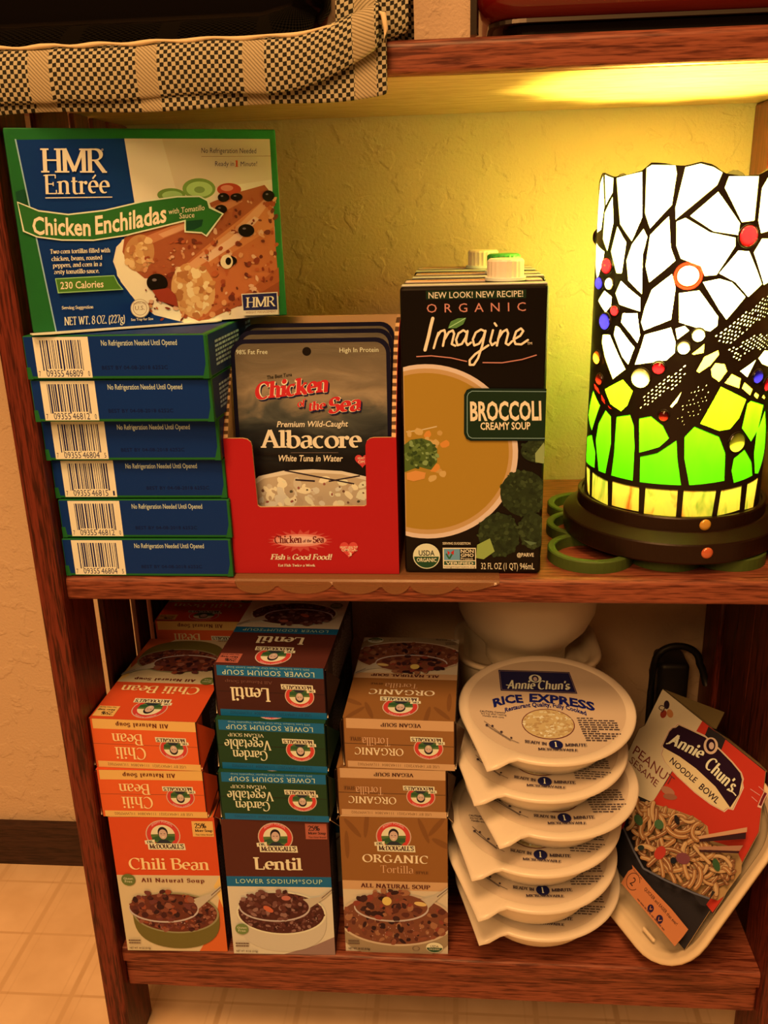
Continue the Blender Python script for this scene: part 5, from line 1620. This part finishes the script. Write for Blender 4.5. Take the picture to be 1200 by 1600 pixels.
# ------------------------------------------------------------------ noodle bowl leaning on the right side
nb_n = Vector((-0.7236, -0.3772, 0.578)).normalized()
nb_u = Vector((0.4303, -0.9013, -0.0494)).normalized()
nb_v = nb_n.cross(nb_u)
nb_o = Vector((0.40764, -0.02281, -0.28298))
nt_ = thing('noodle_bowl', 'square white noodle bowl in a printed orange sleeve, leaning against the right side', 'bowl')
Mx = Matrix((nb_u, nb_v, nb_n)).transposed().to_4x4()
Mx.translation = nb_o
nt_.matrix_world = Mx @ Matrix.Scale(0.9796, 4)
TRAYW = mat('cream_tray_plastic', (0.74, 0.66, 0.52), 0.4, 0.45)
def square_tray(x0, y0, x1, y1, r, depth, inset, floor, m=None, lean=0.0):
    """rounded-square tub: stepped rim, sloping walls, base"""
    m = m or TRAYW
    mb = MB()
    def ring(g, z, rr):
        return [(x, y + lean * min(0, z + 6) / max(1, depth - 6), z) for x, y in rrect(x0 + g, y0 + g, x1 - g, y1 - g, max(rr, 3), 8)]
    mb.sweep([ring(13, -floor, r - 13), ring(9.5, -3.0, r - 9), ring(8.5, -2.2, r - 8.5), ring(7.5, -.4, r - 7.5), ring(4.5, -.2, r - 4.5), ring(4.0, .6, r - 4), ring(1.0, .4, r - 1), ring(0, -.4, r), ring(0, -2.6, r), ring(2.4, -2.8, r - 2.4), ring(3.5, -6, r - 3.5),
              ring(inset * .7, -depth * .7, r - inset * .5), ring(inset, -depth, r - inset * .7)], m, True, True, True)
    return mb
tr = square_tray(-139, -14, 8, 144, 42, 25, 14, 12, None, 8.0)
tr.box((-40, -1.5, -3.4), (-26, 1.5, -1.4), TRAYW, 1.2)
tr.build('bowl_tray', nt_)
sl = MB()
SB, SO, SR = ink(44, 30, 20), ink(196, 98, 42), ink(192, 44, 20)
# four corners of two close views and where they fall on the sleeve (mm)
HA = homog([(0, 0), (1200, 0), (1200, 1000), (0, 1000)], [(-194.3, 126.0), (-69.7, 202.8), (-11.3, 128.5), (-117.3, 45.5)])
HB = homog([(0, 0), (1200, 0), (1200, 1300), (0, 1300)], [(-120.9, 49.3), (-14.0, 132.0), (52.0, 47.9), (-35.7, -39.8)])
outl = [(-147, 150.5), (-30, 151), (-7.5, 114), (-0.5, 62), (0.2, 48.5), (-3, 48.5), (-1.3, 15), (-130, 15.4), (-139, 40), (-140, 93), (-144, 112), (-141, 117)]
fr = lambda x, y, h: (x, y, h)
sl.prism(outl[::-1], fr, 1.2, 1.7, SB, KRAFT)
class Sleeve(Print):
    pass
def sleeve_print(H):
    P = Print(sl, (0, 0, 1.7), (1, 0, 0), (0, 1, 0), 1, 1, clip=False)
    P.map = H
    return P
ident = lambda x, y: (x, y)
P0 = sleeve_print(ident)
def cp(P, pts, m):
    """a printed area kept inside the sleeve's outline box"""
    q = clip_poly([P.map(*p) for p in pts], -146.5, 15.2, -0.6, 150.4)
    if len(q) > 2:
        ar = sum(q[i - 1][0] * q[i][1] - q[i][0] * q[i - 1][1] for i in range(len(q)))
        P0.lay += .008
        sl.add([P0.to3(x, y, P0.lay) for x, y in (q if ar > 0 else q[::-1])], [list(range(len(q)))], m)
SCR = ink(214, 158, 92)
cp(P0, [(-146.8, 150.2), (-97, 150.2), (-92, 75), (-139, 60), (-139.5, 93), (-143.5, 112), (-140.5, 117)], SCR)
cp(P0, [(-97.5, 150.4), (-30, 150.8), (-7.7, 114), (-0.8, 62), (-0.3, 49), (-92, 56), (-92.5, 95)], SR)
P = sleeve_print(HA)
cp(P, [(745, 330), (880, 430), (845, 515), (715, 405)], SB)
lab_o = [(510, 305), (600, 345), (720, 400), (830, 500), (930, 600), (1005, 690), (1022, 740), (1015, 770), (1022, 810), (990, 880), (940, 985), (900, 975), (870, 1000), (760, 940), (640, 850), (500, 720), (400, 610), (370, 545), (385, 500), (370, 480), (430, 360), (455, 335), (480, 330), (495, 310)]
cp(P, lab_o, ink(222, 160, 100))
cp(P, [(x + (690 - x) * .022, y + (650 - y) * .022) for x, y in lab_o], ink(150, 60, 40))
cp(P, [(x + (690 - x) * .03, y + (650 - y) * .03) for x, y in lab_o], ink(226, 166, 92))
MAR = ink(40, 14, 18)
cp(P, [(515, 320), (600, 358), (720, 415), (830, 515), (925, 610), (995, 695), (1008, 745), (985, 860), (915, 965), (800, 800), (650, 660), (520, 565), (395, 495), (388, 480), (440, 370), (465, 345), (490, 340)], MAR)
P.lay = P0.lay + .05
P.text("Annie", 428, 462, 690, 588, 100, LCRM, 'pen', bold=5, serif=False, up=(46, -84), shear=.1)
P.text("Chun's", 712, 640, 925, 850, 112, LCRM, 'pen', bold=5, serif=False, up=(62, -84), shear=.1)
P.line([(415, 466), (440, 462), (520, 420)], 9, LCRM); P.line([(890, 822), (940, 846), (962, 872)], 9, LCRM)
P.ell(765, 482, 56, 66, ink(214, 150, 92)); P.ell(765, 478, 36, 50, MAR); P.ell(770, 482, 20, 28, SKIN)
P.text('NOODLE', 440, 604, 636, 772, 44, MAR, bold=.012, bend=-6, up=(30, -34))
P.text('BOWL', 668, 812, 808, 936, 52, MAR, bold=.012, up=(34, -38))
P.text('PEANUT', 152, 540, 452, 800, 78, ink(120, 40, 26), up=(34, -62))
P.text('SESAME', 126, 606, 336, 806, 52, ink(120, 40, 26), up=(26, -44))
P.ell(420, 162, 22, 34, ink(44, 22, 22)); P.ell(395, 234, 24, 32, ink(150, 44, 20), rot=20); P.ell(446, 230, 24, 34, ink(190, 100, 40), rot=-20)
P.text('CJ', 350, 196, 396, 212, 36, ink(60, 30, 26), bold=.01, up=(18, -38))
P.ell(430, 835, 58, 30, ink(170, 92, 50), rot=28); P.ell(448, 880, 55, 24, ink(150, 76, 40), rot=8)
P.line([(1145, 965), (1170, 900), (1195, 850)], 34, ink(226, 150, 96)); P.line([(1150, 950), (1174, 890), (1195, 850)], 22, ink(110, 26, 20))
for a, b in (((1085, 880), (1130, 920)), ((1075, 820), (1150, 870)), ((1140, 800), (1185, 840))):
    P.line([a, b], 5, ink(226, 130, 90))
P0.lay = P.lay
PB = sleeve_print(HB)
# picture of the bowl: noodles above a dark rim
NB = ink(176, 112, 50)
cp(PB, [(120, 60), (200, -40), (330, -10), (480, 30), (640, 90), (740, 160), (760, 270), (960, 330), (1010, 440), (1000, 560), (880, 700), (820, 740), (700, 700), (480, 600), (310, 520), (240, 380), (160, 200)], NB)
r = random.Random(9)
def innd(x, y):
    pl = [(130, 60), (200, -40), (330, -10), (480, 30), (640, 90), (740, 160), (760, 280), (950, 400), (1000, 470), (990, 560), (870, 700), (820, 730), (700, 690), (480, 590), (320, 510), (250, 380), (170, 200)]
    c = False
    for i in range(len(pl)):
        a, b = pl[i - 1], pl[i]
        if (a[1] > y) != (b[1] > y) and x < (b[0] - a[0]) * (y - a[1]) / (b[1] - a[1]) + a[0]:
            c = not c
    return c
ncol = [ink(180, 106, 46), ink(164, 92, 38), ink(192, 122, 58), ink(140, 74, 32)]
PB.lay = P0.lay
k = 0
while k < 230:
    x, y = r.uniform(130, 1000), r.uniform(-40, 720)
    if not innd(x, y):
        continue
    a, cv, pts = r.uniform(0, 6.28), r.uniform(-.30, .30), []
    xx, yy = x, y
    for i in range(9):
        pts.append((xx, yy))
        xx += 22 * math.cos(a); yy += 22 * math.sin(a)
        a += cv + r.uniform(-.1, .1)
        if not innd(xx, yy):
            break
    if len(pts) > 3:
        wd = r.uniform(22, 36)
        PB.brush(pts, wd + 5, ink(116, 58, 26))
        PB.brush(pts, wd, r.choice(ncol))
        PB.brush([(p[0] - 3, p[1] - 4) for p in pts], wd * .24, ink(204, 140, 74))
    k += 1
for x, y, a, b, c, rot in ((440, 395, 42, 55, ink(178, 46, 24), 30), (270, 140, 30, 46, ink(64, 74, 32), -30), (430, 175, 34, 40, ink(70, 82, 36), -40), (880, 490, 26, 52, ink(56, 70, 28), -20), (290, 355, 26, 20, ink(40, 40, 24), 0), (570, 140, 18, 40, ink(36, 24, 16), -20), (620, 440, 56, 44, ink(120, 52, 40), 20), (545, 455, 24, 26, ink(30, 24, 20), 0)):
    PB.ell(x, y, a, b, c, rot=rot)
P0.lay = PB.lay
cp(PB, [(735, 268), (1120, 200), (1118, 236), (745, 290)], ink(196, 122, 66)); cp(PB, [(745, 290), (1112, 240), (1108, 290), (750, 312)], ink(52, 22, 16))
cp(PB, [(740, 350), (1090, 340), (1062, 382), (745, 372)], ink(166, 96, 54)); cp(PB, [(745, 374), (1062, 384), (1055, 402), (752, 390)], ink(60, 26, 18))
cp(PB, [(690, 700), (830, 750), (850, 690), (905, 715), (905, 850), (760, 800)], SB)
PB.lay = P0.lay + .02
PB.line([(150, 195), (235, 380), (310, 515), (480, 606), (700, 706), (830, 752)], 14, ink(96, 76, 60))
P0.lay = PB.lay
cp(P0, [(-66.4, 31.6), (-64, 30), (-66, 26), (-65.2, 15.3), (-1.4, 15.3), (0, 31), (-20, 31.8), (-40, 31)], SO)
Q = sleeve_print(homog([(0, 0), (100, 0), (100, 24), (0, 24)], [(-66, 31.5), (0, 31.5), (0, 15.3), (-66, 15.3)]))
Q.lay = P0.lay + .02
Q.ring(13, 12, 9.5, 9.5, .7, DARK, 20, 330); Q.text('2', 10.2, 16.5, 15.8, 16.5, 9, DARK)
Q.text('READY IN', 5, 3.2, 20, 3.2, 1.8, DARK)
Q.text('QUICKER and EASIER than ever!', 30, 8.5, 86, 8, 3.6, DARK, bold=.01)
Q.ell(50, 17, 4.2, 4.2, ink(40, 20, 34)); Q.ell(66, 17.5, 4.6, 4.6, ink(40, 20, 34))
Q.line([(48.4, 15.2), (50, 18.4), (52, 15.8)], .9, SO); Q.line([(64, 16), (66, 19.4), (69, 16.2)], .9, SO)
Q.small(30, 20.6, 88, 23, 1, ink(120, 60, 30), r, 1, .6)
# red round sticker printed at the left edge, black panel line
cp(P0, ellp(-103, 46, 11, 11, 30), ink(176, 30, 22)); cp(P0, ellp(-103, 46, 8.6, 8.6, 30), ink(216, 158, 96))
Q = sleeve_print(ident); Q.lay = P0.lay + .02
Q.text('NEW!', -109, 44, -97, 44, -5, ink(150, 24, 20), bold=.02)
slv = sl.build('sleeve', nt_)
mb = MB()
# sleeve's folded top side going back over the tray
mb.add([(-147, 150.5, 1.2), (-30, 151, 1.2), (-36, 149.5, -22), (-140, 149.5, -22)], [[0, 1, 2, 3]], mat('sleeve_board', (0.34, 0.26, 0.13), 0.7))
mb.add([(-97.5, 150.75, 1.2), (-85, 150.8, 1.2), (-86, 149.8, -22), (-97, 149.8, -22)], [[0, 1, 2, 3]], SB)
q = [HA(400, 42), HA(850, 210), HA(790, 345), HA(745, 330)]
mb.add([(x, y, h) for (x, y), h in zip(q, (1.0, -2.0, -1.0, 1.0))], [[0, 1, 2, 3]], mat('sleeve_board_back', (0.13, 0.11, 0.05), 0.7))
o = mb.build('sleeve_top_fold', nt_)
so = o.modifiers.new('card', 'SOLIDIFY'); so.thickness = 0.0006

# ------------------------------------------------------------------ white dishes at the back
DISH = mat('white_dish', (0.78, 0.72, 0.60), 0.32, 0.5)
tb = square_tray(254, 111, 374, 213, 34, 182, 24, 13, DISH)
o = tb.build('plastic_tub')
o.location = (0, 0, -0.1245)
tag(o, 'white rounded-square tub standing behind the rice bowls', 'tub')
mb = MB()
mb.lathe([(0, 0), (31, 0), (33, 1.5), (33, 8), (34, 14), (40, 22), (50, 33), (56, 46), (58, 62), (59, 76), (57.5, 77), (56, 74), (54, 50), (46, 34), (30, 22), (0, 18)], DISH, 72)
o = mb.build('footed_bowl')
o.location = (0.3135, 0.160, -0.1245 - 0.0128)
tag(o, 'white footed bowl standing on the tub behind the rice bowls', 'bowl')
# dark corded plug on the back wall
BLK = mat('black_plastic', (0.010, 0.010, 0.012), 0.45, 0.4)
ad = thing('power_adapter', 'black power adapter with a looped cord at the dark back right', 'adapter', (0.4455, D, -0.20))
mb = MB()
mb.box((-13, -34, -30), (13, -0.4, 42), BLK, 5, 3, True)
mb.build('adapter_body', ad)
mb = MB()
pts = []
for t in range(0, 25):
    q = t / 24
    a = math.pi * (1 - q)
    pts.append((3 + 19 * math.cos(a), -26, 40 + 16 * math.sin(a)))
pts = [(-17, -24, z) for z in (-106, -70, -30, 10, 30)] + pts + [(25, -26, 34), (30, -24, 18)]
mb.tube(pts, 3.2, BLK, 8)
mb.build('cord', ad)

# ------------------------------------------------------------------ on top of the unit
def towel_mat():
    m = mat('checked_towel', (0.6, 0.5, 0.35), 0.95, 0.1)
    nt, n, l, b = nodes(m)
    tc = n.new('ShaderNodeTexCoord')
    sp = n.new('ShaderNodeSeparateXYZ')
    l.new(tc.outputs['UV'], sp.inputs[0])
    def tri(src, per, off=0.0):
        q = n.new('ShaderNodeMath'); q.operation = 'MULTIPLY_ADD'; q.inputs[1].default_value = 1 / per; q.inputs[2].default_value = off + 100
        l.new(src, q.inputs[0])
        f = n.new('ShaderNodeMath'); f.operation = 'FRACT'
        l.new(q.outputs[0], f.inputs[0])
        return f.outputs[0]
    def gt(src, v):
        g = n.new('ShaderNodeMath'); g.operation = 'GREATER_THAN'; g.inputs[1].default_value = v
        l.new(src, g.inputs[0])
        return g.outputs[0]
    # woven check: two-by-two basket of dark and cream threads
    ck = n.new('ShaderNodeTexChecker')
    mp = n.new('ShaderNodeMapping')
    mp.inputs['Scale'].default_value = (1 / 0.00215, 1 / 0.00215, 1)
    no = n.new('ShaderNodeTexNoise'); no.inputs['Scale'].default_value = 260
    l.new(tc.outputs['UV'], no.inputs[0])
    va = n.new('ShaderNodeVectorMath'); va.operation = 'MULTIPLY_ADD'
    va.inputs[1].default_value = (0.0008, 0.0008, 0); 
    l.new(no.outputs[1], va.inputs[0]); l.new(tc.outputs['UV'], va.inputs[2])
    l.new(va.outputs[0], mp.inputs[0])
    l.new(mp.outputs[0], ck.inputs[0])
    ck.inputs['Scale'].default_value = 1.0
    ck.inputs[1].default_value = (0.022, 0.022, 0.017, 1)
    ck.inputs[2].default_value = (0.44, 0.42, 0.31, 1)
    # cream twill stripes
    st = gt(tri(sp.outputs[0], 0.0585, 0.345), 0.80)
    hs = gt(tri(sp.outputs[1], 0.0585, 0.20), 0.86)
    tw = n.new('ShaderNodeMath'); tw.operation = 'ADD'
    l.new(sp.outputs[0], tw.inputs[0]); l.new(sp.outputs[1], tw.inputs[1])
    r = ramp(n, [(0.25, (0.22, 0.19, 0.12)), (0.55, (0.46, 0.41, 0.29))])
    l.new(tri(tw.outputs[0], 0.0021), r.inputs[0])
    mx = n.new('ShaderNodeMix'); mx.data_type = 'RGBA'
    l.new(st, mx.inputs[0])
    l.new(ck.outputs[0], mx.inputs[6]); l.new(r.outputs[0], mx.inputs[7])
    l.new(mx.outputs[2], b.inputs['Base Color'])
    bp = n.new('ShaderNodeBump'); bp.inputs['Strength'].default_value = 0.6; bp.inputs['Distance'].default_value = 0.0005
    l.new(ck.outputs[1], bp.inputs['Height'])
    l.new(bp.outputs[0], b.inputs['Normal'])
    return m
TOWEL = towel_mat()
HEM = mat('cream_hem', (0.72, 0.60, 0.40), 0.95, 0.1)
towel = thing('dish_towel', 'black and cream checked dish towel hanging over the front of the top board', 'towel', (0, 0, ZT + TT))
def cloth(name, prof, xa, xb, n, f, thick, hem=None):
    """strip of cloth: profile points (y, z) in mm carried along x; f(x, t) gives (dy, dz)"""
    me = bpy.data.meshes.new(name)
    L = [0.0]
    for a, b in zip(prof, prof[1:]):
        L.append(L[-1] + math.hypot(b[0] - a[0], b[1] - a[1]))
    vs, uv, fs = [], [], []
    m1 = len(prof)
    for i in range(n + 1):
        x = xa + (xb - xa) * i / n
        for j, (y, z) in enumerate(prof):
            dx, dy, dz = f(x, L[j] / L[-1])
            vs.append(((x + dx) * K, (y + dy) * K, (z + dz) * K))
            uv.append((x * K, -L[j] * K))
    for i in range(n):
        for j in range(m1 - 1):
            fs.append((i * m1 + j, i * m1 + j + 1, (i + 1) * m1 + j + 1, (i + 1) * m1 + j))
    me.from_pydata(vs, [], fs)
    ul = me.uv_layers.new(name='UVMap')
    for p in me.polygons:
        p.use_smooth = True
        for li in p.loop_indices:
            ul.data[li].uv = uv[me.loops[li].vertex_index]
    me.materials.append(TOWEL)
    o = bpy.data.objects.new(name, me)
    C.objects.link(o)
    o.parent = towel
    s = o.modifiers.new('thickness', 'SOLIDIFY'); s.thickness = thick * K; s.offset = 0
    b = o.modifiers.new('soft', 'SUBSURF'); b.levels = 1; b.render_levels = 2
    return o
def fA(x, t):
    q = max(0.0, (x - 150) / 70)
    return (0, -1.6 * math.sin(x * .05) * t - q * q * 3 * t, 1.0 * math.sin(x * .06 + .8) * t + q * q * (6.0 + 15.0 * t) - 1.5 * (1 - q) * (1 if x < 40 else 0) * t)
pa = [(60, 2.2), (30, 2.2), (10, 2.3), (3, 2.3), (-1.0, 1.6), (-4.5, -1.6), (-6.6, -6), (-7.4, -11), (-7.5, -16), (-6.9, -21), (-6.0, -25)]
cloth('front_fold', pa, -60, 216, 60, fA, 2.2)
def fB(x, t):
    q = max(0.0, (x - 175) / 45)
    return (0, -0.6 * math.sin(x * .07) * t, 0.9 * math.sin(x * .05) * t + q * q * (3.0 * t + 1.5))
pb = [(60, 0.7), (20, 0.7), (5, 0.7), (1.2, 0.2), (-0.6, -2.5), (-1.6, -8), (-2.2, -15), (-2.8, -22), (-3.2, -28), (-3.0, -31.0)]
cloth('under_fold', pb, -60, 219.5, 60, fB, 1.6)
# thick cream hem along the top of the hanging fold
mb = MB()
pts, rs = [], []
for i in range(70):
    x = -58 + 274 * i / 69
    d = fA(x, 0.25)
    pts.append((x, -3.0 + d[1] * 2.2, 2.4 + d[2] * 0.95 + 0.5 * math.sin(x * .21)))
    rs.append(1.0 + .3 * math.sin(i * .9))
q = len(pts)
pts += [(218.3, -6.4, 10.0), (219.4, -7.0, 3), (218.6, -6.6, -3.5)]
rs += [1.5, 1.3, 1.0]
mb.tube(pts, rs, HEM, 10)
tag(mb.build('hem', towel), 'plain cream hem')
# the towel's other end bunched beyond the dark appliance
def fC(x, t):
    return (0, 1.2 * math.sin(x * .4), 1.6 * math.sin(x * .25 + t * 4))
cloth('bunched_end', [(6, 1.6), (3, 8), (4, 20), (10, 34), (22, 46), (40, 50), (60, 42), (70, 20), (72, 1.6)], 192, 231, 12, fC, 2.2)

GLB = mat('gloss_black', (0.004, 0.003, 0.003), 0.08, 0.2)
bk = thing('black_appliance', 'glossy black appliance on the top board behind the towel', 'appliance', (0.06, 0.105, ZT + TT))
mb = MB()
rg = []
for g, z in ((14, 6), (5, 12), (1, 24), (0, 45), (2, 130), (14, 170), (40, 186)):
    rg.append([(x, y, z) for x, y in rrect(-170 + g, -78 + g * .6, 125 - g - max(0, 24 - z) * .3, 100 - g * .4, 34, 8)])
mb.sweep(rg, GLB, True, True, True)
mb.build('housing', bk)
mb = MB()
mb.box((-150, -50, 4.2), (95, 80, 9), BLK, 2)
for sx in (-140, 80):
    for sy_ in (-44, 70):
        mb.lathe([(0, 3.2), (7, 3.2), (7, 5), (0, 5)], BLK, 16, (sx, sy_))
mb.build('base', bk)
RDG = mat('gloss_red', (0.13, 0.006, 0.006), 0.12, 0.4, 0, 0.3)
CHR = mat('brushed_chrome', (0.36, 0.31, 0.27), 0.3, 0.5, 1.0)
rd = thing('red_appliance', 'glossy red appliance with metal trim at the right of the top board', 'appliance', (0.385, 0.10, ZT + TT))
mb = MB()
rg = []
for g, z in ((8, 9.5), (2.5, 13), (0, 20), (0, 60), (1, 130), (8, 160), (30, 172)):
    rg.append([(x, y, z) for x, y in rrect(-118 + g, -84 + g, 130 - g, 90 - g, 22, 8)])
mb.sweep(rg, RDG, True, True, True)
mb.build('housing', rd)
mb = MB()
rg = []
for g, z in ((9.5, 8.2), (6.4, 8.2), (6.4, 10.2), (9.5, 10.2)):
    rg.append([(x, y, z) for x, y in rrect(-118 + g, -84 + g, 130 - g, 90 - g, 20, 8)])
mb.sweep(rg + [rg[0]], CHR, False)
for x in (-121.5,):
    mb.sweep([[(x + a, -66 + b, z) for a, b in ((0, 0), (3.4, -2), (4.6, 2), (0, 12))] for z in (5, 40, 150)], CHR, False, True, True)
mb.build('metal_trim', rd)
mb = MB()
rg = []
for g, z in ((16, 0.2), (15, 1), (15, 8.2), (17, 9)):
    rg.append([(x, y, z) for x, y in rrect(-118 + g, -84 + g, 130 - g, 90 - g, 16, 8)])
mb.sweep(rg, BLK, False, True, True)
mb.build('base', rd)
